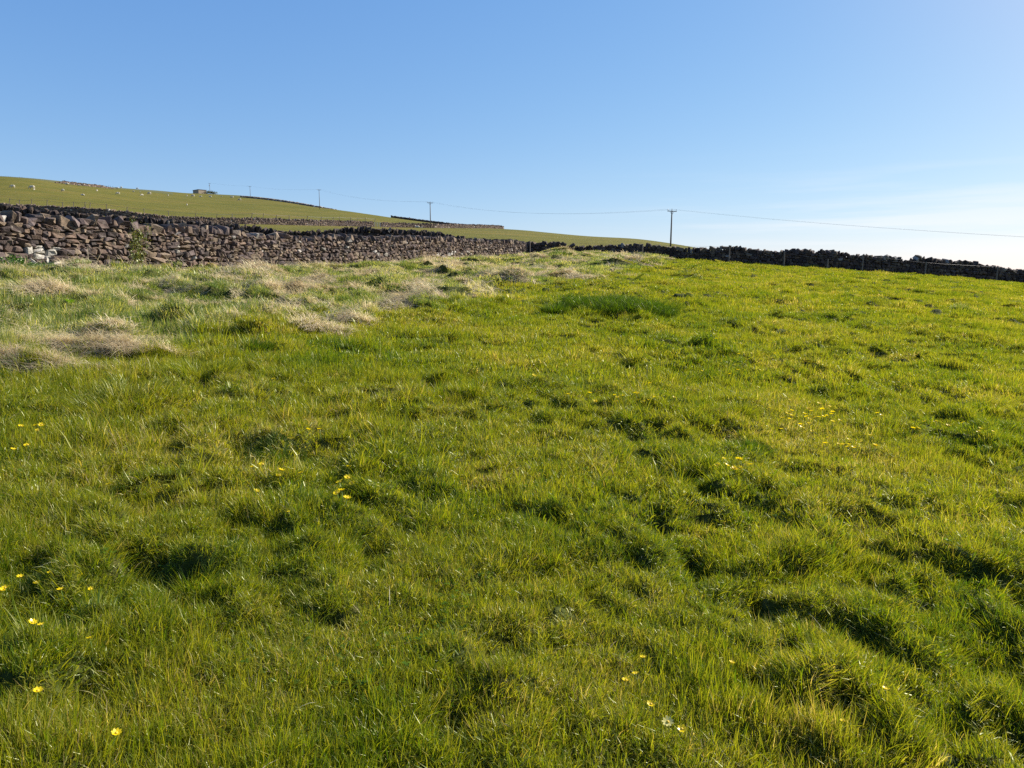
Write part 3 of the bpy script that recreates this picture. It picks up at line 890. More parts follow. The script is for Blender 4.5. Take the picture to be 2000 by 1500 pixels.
# gate in the third wall
xa, xb = ray(731, 440)[0] * 206, ray(743.5, 440)[0] * 206
gz = hmacro((xa + xb) / 2, 206)
gt = empty('field_gate', ((xa + xb) / 2, 205.6, gz), 'pale metal field gate in the distant wall at the hill foot', 'gate')
mb = MB()
for k in range(5): mb.tube([(xa + .1, 205.6, gz + .2 + k * .24), (xb - .1, 205.6, gz + .2 + k * .24)], .04, 6)
mb.build('rail', M_metal, gt)
for x in (xa + .1, (xa + xb) / 2, xb - .1): MB().tube([(x, 205.6, gz), (x, 205.6, gz + 1.3)], .06, 6).build('upright', M_metal, gt)

# ------------------------------------------------------------------ power line
POLES = [(409, 600, 357, 9.0), (488, 540, 363, 8.0), (623, 385, 369, 8.0), (840, 222, 393, 8.0), (1312, 130, 407, 8.3)]
pole_lbl = ['distant utility pole beside the barn and bush on the hilltop', 'small utility pole on the skyline, second from the barn',
            'utility pole at the hill shoulder above the reddish skyline wall', 'utility pole in front of the low wall, centre left of the field corner',
            'tallest utility pole rising behind the backlit right wall']
tops = []
def make_pole(x, y, z0, ztop, label, lean=0.0, box=False):
    h = ztop - z0
    root = empty('utility_pole', (x, y, z0), label, 'utility pole', 'poles of the overhead power line', 0)
    top = np.array([x + lean * h, y, ztop - .35])
    MB().tube([(x, y, z0 - .3), ((x + top[0]) / 2, y, (z0 + top[2]) / 2), top], [.15, .13, .105], 10).build('pole_shaft', M_pole, root, True)
    ax = np.array([.92, .38, 0.0])
    c = top + np.array([0, -.12, -.15])
    M = np.array([[.92, -.38, 0], [.38, .92, 0], [0, 0, 1]])
    MB().box(c, (1.9, .12, .12), M).build('crossarm', M_pole, root)
    ends = []
    for k in (-.88, 0.0, .88):
        b = c + ax * k + (np.array([0, .12, .12]) if k == 0 else 0)
        MB().tube([b + [0, 0, .06], b + [0, 0, .17], b + [0, 0, .2], b + [0, 0, .32]], [.02, .02, .06, .045], 8).build('insulator', M_ceramic, root, True)
        ends.append(b + np.array([0, 0, .33]))
    for k in (-.5, .5):
        MB().tube([c + ax * k, top + [0, -.08, -.75]], .025, 5).build('brace', M_metal, root)
    if box:
        MB().box(top + [0, -.3, -1.9], (.6, .45, 1.0)).build('transformer', M_metal, root)
    return ends
for i, (px, d, yt, hp) in enumerate(POLES):
    p = at(px, yt, d)
    z0 = hmacro(p.x, p.y)
    tops.append(make_pole(p.x, p.y, z0, p.z, pole_lbl[i], .008 if i == 4 else .0, i == 0))
zx = (83.0, 40.0)
tops.append(make_pole(83, 40, hmacro(83, 40), 1.9, 'utility pole downhill beyond the right edge of the photograph'))
span = ['between the barn pole and the second pole', 'between the second and third poles', 'between the third and fourth poles', 'between the fourth pole and the tallest pole', 'sloping down from the tallest pole to the right edge']
for i in range(5):
    for k in (0, 2):
        a, b = tops[i][k], tops[i + 1][k]
        sag = [.5, 1.2, 1.7, 1.9, 1.1][i]
        q = np.linspace(0, 1, 40)[:, None]
        P = a * (1 - q) + b * q; P[:, 2] -= (4 * sag * q * (1 - q))[:, 0]
        o = MB().tube(P, [.010, .009, .008, .008, .006][i], 5).build('overhead_wire', M_wire, None, True)
        tag(o, 'thin dark overhead wire ' + span[i], 'power line', 'overhead wires strung pole to pole')

# ------------------------------------------------------------------ barn and bush on the skyline
bc = at(390, 374, 598); bz = hmacro(bc.x, bc.y)
barn = empty('stone_barn', (bc.x, bc.y, bz), 'small flat roofed stone barn on the hilltop beside the farthest pole', 'barn', None, R(-41))
# local frame: long side x, short side y
mb = MB(); Lx, Ly, Hh, tk = 9.6, 6.6, 3.0, .4
mb.box((0, Ly / 2 - tk / 2, Hh / 2 - .3), (Lx, tk, Hh + .6)); mb.box((0, -Ly / 2 + tk / 2, Hh / 2 - .3), (Lx, tk, Hh + .6))
mb.box((Lx / 2 - tk / 2, 0, Hh / 2 - .3), (tk, Ly - 2 * tk, Hh + .6))
mb.box((-Lx / 2 + tk / 2, -Ly / 2 + 2.2, Hh / 2 - .3), (tk, 2.8, Hh + .6)); mb.box((-Lx / 2 + tk / 2, Ly / 2 - 2.2, Hh / 2 - .3), (tk, 2.8, Hh + .6))
mb.box((-Lx / 2 + tk / 2, 0, Hh - .3), (tk, 1.6, .6))
mb.build('barn_walls', M_barn, barn, rel=False)
MB().box((0, 0, Hh + .11), (Lx + .5, Ly + .5, .2)).build('roof', M_roof, barn, rel=False)
MB().box((-Lx / 2 + .25, 0, 1.2), (.1, 1.7, 2.5)).build('door', M_void, barn, rel=False)

def leaf_cloud(cs, size, rg, n_each=1):
    """small quads at centres cs"""
    n = len(cs)
    a = rg.normal(size=(n, 3)); a /= np.linalg.norm(a, axis=1)[:, None]
    b = np.cross(a, rg.normal(size=(n, 3))); b /= np.linalg.norm(b, axis=1)[:, None]
    s = (size * rg.uniform(.6, 1.3, n))[:, None]
    V = np.stack([cs - a * s, cs + b * s * .45, cs + a * s, cs - b * s * .45], 1).reshape(-1, 3)
    return V, np.arange(n * 4).reshape(n, 4), np.repeat(rg.random(n), 4)
bb = at(409, 375, 596); g0 = hmacro(bb.x, bb.y)
rb = np.random.default_rng(3)
bush = empty('bush', (bb.x + .5, bb.y, g0), 'dark scrubby bush at the foot of the farthest pole beside the barn', 'bush')
cs = np.concatenate([rb.normal(size=(260, 3)) * [1.3, 1.0, .55] + [bb.x + o, bb.y, g0 + .9 + k] for o, k in ((-2, .3), (.2, .7), (2.2, .3), (4.0, -.1))])
V_, Q_, r_ = leaf_cloud(cs, .3, rb)
mesh_np('foliage', V_, [Q_], M_bush, bush, attrs={'rnd': r_})
mb = MB()
for k in range(7): mb.tube([(bb.x + k - 2.5, bb.y, g0 - .2), (bb.x + k - 2.7 + rb.normal() * .3, bb.y, g0 + .8), (bb.x + k - 2.5 + rb.normal() * .6, bb.y, g0 + 1.7)], [.09, .06, .02], 5)
mb.build('branches', M_wood, bush)

# ------------------------------------------------------------------ sheep
def skin_mesh(name, verts, edges, radii, root_i=0, sub=2):
    me = bpy.data.meshes.new(name); me.from_pydata(verts, edges, [])
    o = link(bpy.data.objects.new(name, me))
    mo = o.modifiers.new('skin', 'SKIN'); mo.use_smooth_shade = True
    sv = me.skin_vertices[0].data
    for i, r in enumerate(radii): sv[i].radius = (r, r) if not isinstance(r, tuple) else r; sv[i].use_root = (i == root_i)
    su = o.modifiers.new('sub', 'SUBSURF'); su.levels = sub; su.render_levels = sub
    dg = bpy.context.evaluated_depsgraph_get(); dg.update()
    m2 = bpy.data.meshes.new_from_object(o.evaluated_get(dg))
    bpy.data.objects.remove(o)
    for p in m2.polygons: p.use_smooth = True
    return m2
def sheep_mesh(kind):
    if kind == 'graze':
        head = [(.66, 0, .55), (.80, 0, .36), (.92, 0, .16)]
    elif kind == 'stand':
        head = [(.64, 0, .82), (.76, 0, .98), (.95, 0, .94)]
    else:
        head = [(.62, 0, .48), (.72, 0, .62), (.90, 0, .58)]
    zc = .66 if kind != 'lie' else .32
    V = [(0, 0, zc), (-.32, 0, zc + .02), (-.55, 0, zc - .02), (.30, 0, zc), (.50, 0, zc + .02)] + head + [(1.0 if kind != 'graze' else .96, 0, head[2][2] - .03 if kind != 'graze' else .08)]
    E = [(0, 1), (1, 2), (0, 3), (3, 4), (4, 5), (5, 6), (6, 7), (7, 8)]
    Rr = [.31, .30, .20, .30, .24, .15, .10, .085, .05]
    if kind == 'lie':
        for sx, sy in ((.38, .2), (.38, -.2), (-.4, .24), (-.4, -.24)):
            i = len(V); V += [(sx, sy, .15), (sx + .22, sy * 1.15, .07)]; E += [((3 if sx > 0 else 1), i), (i, i + 1)]; Rr += [.09, .05]
    else:
        for sx, sy in ((.36, .15), (.36, -.15)):
            i = len(V); V += [(sx, sy, .42), (sx, sy, .22), (sx, sy, .02)]; E += [(3, i), (i, i + 1), (i + 1, i + 2)]; Rr += [.10, .045, .04]
        for sx, sy in ((-.42, .16), (-.42, -.16)):
            i = len(V); V += [(sx, sy, .46), (sx - .08, sy, .26), (sx - .03, sy, .02)]; E += [(1, i), (i, i + 1), (i + 1, i + 2)]; Rr += [.13, .05, .04]
    i = len(V); V += [(-.68, 0, zc - .1), (-.71, 0, zc - .3)]; E += [(2, i), (i, i + 1)]; Rr += [.06, .035]
    m = skin_mesh('sheep_' + kind, V, E, Rr)
    m.materials.append(M_wool)
    return m, head
PROTO = {k: sheep_mesh(k) for k in ('graze', 'stand', 'lie')}
EARS = {}
for k, (m, head) in PROTO.items():
    mb = MB()
    hx, hz = head[1][0] + .03, head[1][2] + (.05 if k != 'graze' else .04)
    EARS[k] = []
    for s in (-1, 1):
        o = MB().add([(hx, s * .07, hz), (hx - .05, s * .17, hz + .03), (hx + .01, s * .22, hz - .02), (hx + .05, s * .12, hz - .03)], [(0, 1, 2, 3)], []).build('ear', M_face, None)
        EARS[k].append(o.data); bpy.data.objects.remove(o)
# px, py(feet), kind, scale, heading deg (0 = facing right), label
SHEEP = [
 (25, 367, 'graze', 1.15, 200, 'sheep grazing at the far left edge of the hillside'),
 (63, 369, 'graze', 1.35, 195, 'largest looking sheep, a ewe grazing near the left edge beside its lamb'),
 (66.5, 371.5, 'stand', .6, 80, 'small white lamb standing right below the ewe near the left edge'),
 (123, 374, 'graze', .95, 160, 'lone sheep grazing below the left end of the tumbled stones'),
 (162, 382, 'lie', .95, 180, 'white sheep lying lowest on the slope below the tumbled stones'),
 (189.5, 374, 'stand', .8, 95, 'white lamb standing end on below the tumbled stones'),
 (230.5, 380, 'graze', 1.1, 215, 'sheep grazing with lowered head below the right end of the tumbled stones'),
 (277.5, 383, 'graze', 1.05, 240, 'sheep grazing to the left of the darker brown ewe'),
 (292, 380, 'graze', 1.3, 185, 'broad greyish ewe grazing in profile halfway to the barn'),
 (261, 374.5, 'lie', .8, 170, 'small lamb lying just under the skyline near the hilltop'),
 (273.5, 375.5, 'lie', .6, 10, 'tiny lamb lying beside another under the skyline'),
 (268, 369.5, 'graze', 1.0, 0, 'sheep standing out on the skyline between the stones and the barn'),
 (131, 360.5, 'lie', 1.3, 175, 'pale sheep lying at the left end of the tumbled stones'),
 (198, 366.5, 'lie', 1.2, 185, 'white sheep lying in front of the tumbled stones'),
 (154, 362.5, 'lie', .9, 10, 'small pale sheep resting among the left tumbled stones'),
 (219, 368, 'lie', .9, 10, 'pale sheep lying at the right end of the tumbled stones'),
 (229, 368, 'lie', 1.1, 190, 'sheep resting just right of the tumbled stones'),
 (237, 368, 'stand', 1.1, 150, 'sheep standing on the skyline right of the tumbled stones'),
 (328.5, 383.5, 'stand', .9, 120, 'lone white sheep standing midway between the greyish ewe and the barn'),
 (365, 384, 'stand', .9, 140, 'white sheep standing below and left of the barn'),
 (377, 384.5, 'graze', 1.35, 190, 'large ewe grazing directly below the barn'),
 (392, 385, 'lie', 1.2, 175, 'white sheep lying below the right end of the barn'),
 (411, 385, 'lie', 1.3, 185, 'white sheep lying below the farthest pole'),
 (433, 384.5, 'lie', .8, 175, 'tiny sheep lying between the first and second poles'),
 (453.5, 387, 'graze', 1.35, 200, 'ewe grazing left of the second pole'),
 (468, 392, 'graze', 1.3, 175, 'ewe grazing highest up below the second pole, rightmost of the flock'),
 (365.5, 402, 'stand', .8, 110, 'lone white lamb standing far below the barn near the hill foot'),
 (815.5, 445, 'lie', 1.0, 170, 'white lamb lying beside the low wall left of the fourth pole'),
]
for (px, py, k, sc, hd, lb) in SHEEP:
    X0, Y0 = hit0(px, py, macro)
    root = link(bpy.data.objects.new('sheep', PROTO[k][0]))
    root.location = (X0, Y0, hmacro(X0, Y0) - .02)
    s_ = sc * (1.0 if sc > .7 else .95)
    root.scale = (s_,) * 3
    root.rotation_euler = (0, 0, R(hd))
    tag(root, lb, 'sheep', 'flock of sheep on the hillside')
    for em in EARS[k]:
        e = link(bpy.data.objects.new('ear', em)); e.parent = root

# ------------------------------------------------------------------ grass
def tuft_mesh(name, n, size, h, wd, mat, rg, lean=.35, flat=False, segs=3, hvar=.45, curl=.6, radial=False):
    """n blades over a disc of the given size; one mesh"""
    r = size * .62 * np.sqrt(rg.random(n)); th = rg.random(n) * 2 * math.pi
    bx, by = r * np.cos(th), r * np.sin(th)
    L_ = h * np.clip(rg.lognormal(-.05, hvar, n), .3, 2.4)
    az = rg.random(n) * 2 * math.pi
    ln = np.abs(rg.normal(0, lean, n)) + .05
    if flat:
        az = rg.normal(0, .75, n) + (rg.random(n) < .5) * math.pi; ln = rg.uniform(.9, 1.5, n)
    if radial:
        az = th + rg.normal(0, 1.15, n); q_ = r / (size * .62); ln = .12 + lean * 1.9 * q_ * rg.uniform(.4, 1.3, n); L_ = L_ * (1.15 - .45 * q_ ** 2)
    dx, dy = np.cos(az), np.sin(az)
    fa = rg.random(n) * math.pi * 2 if not flat else az + math.pi / 2 + rg.normal(0, .3, n)
    wx, wy = np.cos(fa), np.sin(fa)
    ww = wd * rg.uniform(.55, 1.3, n) * np.where(rg.random(n) < .10, 1.8, 1.0)
    pts = []
    px, py, pz = bx.copy(), by.copy(), np.zeros(n) - .01
    ang = ln * (.5 if not flat else .75)
    for k in range(segs + 1):
        pts.append((px.copy(), py.copy(), pz.copy()))
        st = L_ / segs
        px = px + dx * np.sin(ang) * st; py = py + dy * np.sin(ang) * st; pz = pz + np.cos(ang) * st
        ang = np.minimum(ang + ln * curl * (1.2 if k else .7), 2.3 if not flat else 1.62)
    wf = [.8, 1.0, .75, 0.0] if segs == 3 else ([.9, .8, 0.0] if segs == 2 else [1, 0])
    cols = []
    for k in range(segs):
        f = wf[k] / 2
        X_, Y_, Z_ = pts[k]
        cols.append(np.stack([X_ - wx * ww * f, Y_ - wy * ww * f, Z_], 1)); cols.append(np.stack([X_ + wx * ww * f, Y_ + wy * ww * f, Z_], 1))
    cols.append(np.stack(pts[segs], 1))
    V = np.stack(cols, 1); m = 2 * segs + 1
    base = (np.arange(n) * m)[:, None]
    Q = np.concatenate([base + np.array([2 * k, 2 * k + 1, 2 * k + 3, 2 * k + 2]) for k in range(segs - 1)])
    T = base + np.array([2 * segs - 2, 2 * segs - 1, 2 * segs])
    rnd = np.repeat(np.clip(rg.beta(2.2, 2.6, n), 0, 1), m)
    o = mesh_np(name, V.reshape(-1, 3), [Q, T], mat, attrs={'rnd': rnd})
    S.collection.objects.unlink(o)
    return o

def scatter(name, label, pts, nrm, scl, idx, protos, cat='grass', yaw=None):
    col = bpy.data.collections.new(name + '_sources')
    for i, p in enumerate(protos): p.name = '%s_source_%02d' % (name, i); col.objects.link(p)
    n = len(pts)
    rg = np.random.default_rng(n)
    if yaw is None: yaw = rg.random(n) * 2 * math.pi
    z = nrm / np.linalg.norm(nrm, axis=1)[:, None]
    x = np.stack([np.cos(yaw), np.sin(yaw), np.zeros(n)], 1); x -= z * (x * z).sum(1)[:, None]; x /= np.linalg.norm(x, axis=1)[:, None]
    y = np.cross(z, x)
    ry = -np.arcsin(np.clip(x[:, 2], -1, 1)); rx = np.arctan2(y[:, 2], z[:, 2]); rz = np.arctan2(x[:, 1], x[:, 0])
    me = bpy.data.meshes.new(name); me.vertices.add(n); me.vertices.foreach_set('co', np.asarray(pts, np.float32).ravel())
    a = me.attributes.new('rot', 'FLOAT_VECTOR', 'POINT'); a.data.foreach_set('vector', np.stack([rx, ry, rz], 1).astype(np.float32).ravel())
    a = me.attributes.new('scl', 'FLOAT_VECTOR', 'POINT'); a.data.foreach_set('vector', np.asarray(scl, np.float32).ravel())
    a = me.attributes.new('idx', 'INT', 'POINT'); a.data.foreach_set('value', np.asarray(idx, np.int32))
    o = link(bpy.data.objects.new(name, me))
    ng = bpy.data.node_groups.new(name, 'GeometryNodeTree')
    ng.interface.new_socket('Geometry', in_out='INPUT', socket_type='NodeSocketGeometry')
    ng.interface.new_socket('Geometry', in_out='OUTPUT', socket_type='NodeSocketGeometry')
    gi = ng.nodes.new('NodeGroupInput'); go = ng.nodes.new('NodeGroupOutput')
    ci = ng.nodes.new('GeometryNodeCollectionInfo'); ci.inputs['Collection'].default_value = col
    ci.inputs['Separate Children'].default_value = True; ci.inputs['Reset Children'].default_value = True
    ip = ng.nodes.new('GeometryNodeInstanceOnPoints'); ip.inputs['Pick Instance'].default_value = True
    def na(nm, ty):
        q = ng.nodes.new('GeometryNodeInputNamedAttribute'); q.data_type = ty; q.inputs['Name'].default_value = nm; return q.outputs['Attribute']
    ng.links.new(gi.outputs[0], ip.inputs['Points']); ng.links.new(ci.outputs[0], ip.inputs['Instance'])
    ng.links.new(na('idx', 'INT'), ip.inputs['Instance Index'])
    e2r = ng.nodes.new('FunctionNodeEulerToRotation'); ng.links.new(na('rot', 'FLOAT_VECTOR'), e2r.inputs[0])
    ng.links.new(e2r.outputs[0], ip.inputs['Rotation']); ng.links.new(na('scl', 'FLOAT_VECTOR'), ip.inputs['Scale'])
    ng.links.new(ip.outputs[0], go.inputs[0])
    mo = o.modifiers.new('scatter', 'NODES'); mo.node_group = ng
    tag(o, label, cat, None, 'stuff')
    return o

def sample_band(d0, d1, dens, rg, mar=1.3, pad=2.2):
    """jittered grid between two distances from the camera, inside a widened view"""
    c = 1 / math.sqrt(dens); um = .72 * mar
    xm = um * d1 + pad
    gx, gy = np.meshgrid(np.arange(-xm, xm, c), np.arange(d0, d1, c), indexing='ij')
    X = (gx + rg.uniform(-.5, .5, gx.shape) * c).ravel(); Y = (gy + rg.uniform(-.5, .5, gx.shape) * c).ravel()
    k = (np.abs(X) < um * np.maximum(Y, 0) + pad) & (Y >= d0 - c * .5) & (Y < d1)
    return X[k], Y[k]
def in_field(X, Y):
    lw = -13.8 + 15.1 * (Y - 19.3) / 44.7
    px = CX + X / np.maximum(Y, 1) * F * 1.0106
    rd = np.interp(px, [1000, 1031, 1140, 1300, 1500, 1600, 1800, 2000, 2600, 3400], [64.5, 63.5, 62, 60.5, 57.5, 56.5, 56, 57, 57, 50])
    return (X > lw + .38) & (Y < rd - .3)
def normals(X, Y, e=.06, damp=.8):
    hx = (H(X + e, Y) - H(X - e, Y)) / (2 * e) * damp; hy = (H(X, Y + e) - H(X, Y - e)) / (2 * e) * damp
    return np.stack([-hx, -hy, np.ones_like(X)], 1)

BANDS = [  # d0, d1, tuft size, blades, width, density multiplier
 (-.4, 3.8, .105, 150, .0025, 2.3), (3.8, 8.0, .16, 200, .0036, 2.4), (8.0, 17, .30, 300, .0064, 2.5), (17, 34, .60, 380, .012, 2.1), (34, 66, .95, 440, .021, 2.0)]
gp, gn, gs, gi_, protos = [], [], [], [], []
rp, rn, rs, ri_, rprotos = [], [], [], [], []
sp_, sn_, ss_, si_, sprotos, syaw = [], [], [], [], [], []
for bi, (d0, d1, sz, nb, wd, mult) in enumerate(BANDS):
    rg = np.random.default_rng(100 + bi)
    seg = 3 if bi < 3 else 2
    nv = 6
    gi0 = len(protos)
    bl = (.038, .044, .048, .050, .050)[bi]
    for v in range(nv): protos.append(tuft_mesh('t', int(nb * 1.7), sz * 1.1, bl, wd, M_grass, rg, .7, segs=seg))
    cs_ = sz * (.85 if bi < 2 else .62)
    for v in range(8): protos.append(tuft_mesh('t', int(nb * .8), cs_ * (.75 + .08 * v), (.060, .072, .085, .09, .09)[bi], wd, M_grass, rg, .62, segs=seg, radial=True, hvar=.42))
    ri0 = len(rprotos)
    for v in range(4): rprotos.append(tuft_mesh('t', nb, sz, (.05, .055, .06, .06, .055)[bi], wd * .9, M_rough, rg, .5, segs=seg))
    si0 = len(sprotos)
    for v in range(4): sprotos.append(tuft_mesh('t', int(nb * .8), sz, (.12, .14, .16, .19, .24)[bi], wd * .8, M_straw, rg, flat=True, segs=3))
    X, Y = sample_band(d0, d1, mult / sz ** 2, rg)
    k = in_field(X, Y); X, Y = X[k], Y[k]
    z = H(X, Y); nm = normals(X, Y, max(.05, sz * .25))
    sm = straw_mask(X, Y)
    ishere = rg.random(len(X)) < sm
    # straw mats: patches of noise plus the mounds that carry them
    mats = (sstep(.42, .56, fbm(X * .45, Y * 1.5, 1.0, 4, 61)) * sm * .62 + mound_sum(X, Y, True) * 1.5) * (.35 + .65 * sstep(.40, .56, fbm(X, Y, .35, 2, 77)))
    isst = (rg.random(len(X)) < mats * .9)
    # height: noise tussocks + closely grazed ground
    t1 = sstep(.42, .72, fbm(X, Y, .8, 3, 201)); t2 = sstep(.5, .8, fbm(X, Y, .3, 2, 203))
    left = sstep(.5, -1.5, X / np.maximum(Y, 2) * 3.0)         # the sward is longer toward the left
    hs = .62 + .75 * t1 + .45 * t2 + .35 * left * (Y < 12)
    P = np.stack([X, Y, z], 1)
    def push(Lp, Ln, Ls, Li, m, i0, cnt, sc):
        Lp.append(P[m]); Ln.append(nm[m]); q = sc[m]; e = rg.uniform(.85, 1.2, m.sum())
        Ls.append(np.stack([e, e, q], 1)); Li.append(i0 + rg.integers(0, cnt, m.sum()))
    g_m = ~ishere & ~(isst & (rg.random(len(X)) < .5)); push(gp, gn, gs, gi_, g_m, gi0, nv, np.maximum(hs, .9))
    # clumps: thick where the noise says so, thin in the close-cropped places
    cd = fbm(X, Y, .26, 3, 301); c_m = g_m & (rg.random(len(X)) < .25 + 1.0 * sstep(.40, .56, cd))
    push(gp, gn, gs, gi_, c_m, gi0 + nv, 8, (.40 + .85 * sstep(.40, .70, fbm(X, Y, .55, 3, 305)) + .25 * left * (Y < 14)) * (.6 + .7 * rg.random(len(X))))
    r_m = ishere & ~(isst & (rg.random(len(X)) < .4)); push(rp, rn, rs, ri_, r_m, ri0, 4, hs * (.8 + .5 * rg.random(len(X))))
    push(sp_, sn_, ss_, si_, isst, si0, 4, .7 + .6 * rg.random(len(X)))
    syaw.append(rg.normal(.5, .8, isst.sum()))
    print('band', bi, len(X), 'straw', isst.sum())
cat_ = np.concatenate
scatter('pasture_grass', 'short bright green grazed grass covering the field', cat_(gp), cat_(gn), cat_(gs), cat_(gi_), protos)
scatter('rough_grass', 'longer grey green rough grass beside the left wall', cat_(rp), cat_(rn), cat_(rs), cat_(ri_), rprotos)
scatter('dead_grass', 'pale straw coloured matted dead grass near the left wall', cat_(sp_) + [0, 0, .02], cat_(sn_), cat_(ss_), cat_(si_), sprotos, yaw=cat_(syaw))

# scattered single dry blades and stalks over the near field, long stalks beneath the wall
rg = np.random.default_rng(77)
def stalks(name, label, X, Y, Ls, wd, lean, mat=M_stalk, az0=None):
    n = len(X); Z = H(X, Y)
    az = rg.random(n) * 2 * math.pi if az0 is None else rg.normal(az0, .7, n)
    ln = rg.uniform(lean[0], lean[1], n)
    V = []; m = 9
    px, py, pz = X.copy(), Y.copy(), Z.copy() - .01; ang = ln * .6
    fa = rg.random(n) * math.pi; wx, wy = np.cos(fa) * wd / 2, np.sin(fa) * wd / 2
    cols = []
    for k in range(5):
        f = 1.0 if k < 4 else 0.0
        cols.append(np.stack([px - wx * f, py - wy * f, pz + (0 if k else 0)], 1))
        if k < 4: cols.append(np.stack([px + wx * f, py + wy * f, pz], 1))
        st = Ls / 4
        px = px + np.cos(az) * np.sin(ang) * st; py = py + np.sin(az) * np.sin(ang) * st; pz = pz + np.cos(ang) * st
        ang = ang + ln * .25
    V = np.stack(cols, 1); base = (np.arange(n) * m)[:, None]
    Q = np.concatenate([base + np.array([2 * k, 2 * k + 1, 2 * k + 3, 2 * k + 2]) for k in range(3)]); T = base + np.array([6, 7, 8])
    return tag(mesh_np(name, V.reshape(-1, 3), [Q, T], mat, attrs={'rnd': np.repeat(rg.random(n), m)}), label, 'grass', None, 'stuff')
X, Y = sample_band(1.6, 16, 60, rg); k = in_field(X, Y) & (rg.random(len(X)) < (.15 + .9 * sstep(.45, .7, fbm(X, Y, .8, 2, 88))) / np.sqrt(Y)); X, Y = X[k], Y[k]
stalks('dry_blades', 'single pale dry blades scattered through the green grass', X, Y, rg.uniform(.05, .15, len(X)), .0024, (.8, 1.9), M_straw)
s_ = rg.random(420); Yw = 15 + 40 * s_ ** 1.4; Xw = -13.8 + 15.1 * (Yw - 19.3) / 44.7 + .4 + np.abs(rg.normal(0, .8, 420))
stalks('dry_stalks', 'long pale dry stalks leaning at the foot of the sunlit wall', Xw, Yw, rg.uniform(.35, 1.0, 420), .010, (.4, 1.3), M_straw)

# ------------------------------------------------------------------ tussocks that stand out as single plants
def tussock(px, py, rad, hgt, n, label, wd=.004, mat=None, name='grass_tussock', wild=.7):
    X0, Y0 = hit(px, py)
    rg = np.random.default_rng(int(px * 7 + py))
    r = rad * np.sqrt(rg.random(n)) * .6; th = rg.random(n) * 2 * math.pi
    bx, by = X0 + r * np.cos(th), Y0 + r * np.sin(th) * .7
    bz = H(bx, by) - .01
    L_ = hgt * rg.uniform(.5, 1.25, n)
    az = th + rg.normal(0, wild, n); ln = .25 + 1.0 * (r / (rad * .6)) * rg.uniform(.4, 1.2, n)
    fa = rg.random(n) * math.pi; ww = wd * rg.uniform(.6, 1.3, n)
    cols = []; x, y, z = bx, by, bz; ang = ln * .3; wf = [.8, 1, .8, .45]
    for k in range(4):
        f = wf[k] / 2
        cols.append(np.stack([x - np.cos(fa) * ww * f, y - np.sin(fa) * ww * f, z], 1)); cols.append(np.stack([x + np.cos(fa) * ww * f, y + np.sin(fa) * ww * f, z], 1))
        st = L_ / 4; x = x + np.cos(az) * np.sin(ang) * st; y = y + np.sin(az) * np.sin(ang) * st; z = z + np.cos(ang) * st; ang = ang + ln * .42
    cols.append(np.stack([x, y, z], 1))
    V = np.stack(cols, 1); base = (np.arange(n) * 9)[:, None]
    Q = np.concatenate([base + np.array([2 * k, 2 * k + 1, 2 * k + 3, 2 * k + 2]) for k in range(3)]); T = base + np.array([6, 7, 8])
    o = mesh_np(name, V.reshape(-1, 3), [Q, T], mat or M_tus, attrs={'rnd': np.repeat(np.clip(rg.beta(2, 3, n), 0, 1), 9)})
    return tag(o, label, 'grass tussock', 'taller grass tussocks in the field')
tussock(1205, 612, 2.1, .40, 12000, 'largest dark green tussock in the middle of the field', .011, wild=3)
tussock(1085, 618, .4, .30, 1300, 'small dark green tussock just left of the largest one', .011)
tussock(1145, 618, .55, .26, 1700, 'bright green tussock between the small dark one and the largest one', .011, M_grass)
tussock(1300, 608, .55, .26, 1400, 'bright green tussock at the right side of the largest one', .011, M_grass)
tussock(495, 690, .36, .20, 1300, 'round green tussock where the straw meets the green grass', .006)
tussock(370, 1160, .30, .14, 1300, 'tall tussock with long arching blades over a dark hollow, lower left', .0035, M_grass)
tussock(550, 900, .34, .12, 1500, 'soft deep green tussock above the yellow flowers', .0035)
tussock(1445, 815, .28, .16, 1200, 'bright green tussock among yellow flowers on the right', .005, M_grass)
tussock(1465, 878, .28, .11, 900, 'dark green tussock below the yellow flowers on the right', .005)
tussock(1875, 607, .35, .26, 500, 'isolated pale edged tussock near the right edge', .012, M_rough)
tussock(240, 800, .7, .20, 1900, 'long olive grass tussock below the straw on the left', .0045, M_grass)
tussock(390, 745, .55, .19, 1500, 'reddish green long grass tussock left of centre below the straw', .0045, M_grass)
tussock(420, 610, .3, .22, 500, 'dark tussock in the straw strip left of centre', .008)
tussock(1095, 500, 1.3, .45, 800, 'dark tussock on the rise before the wall corner', .03)

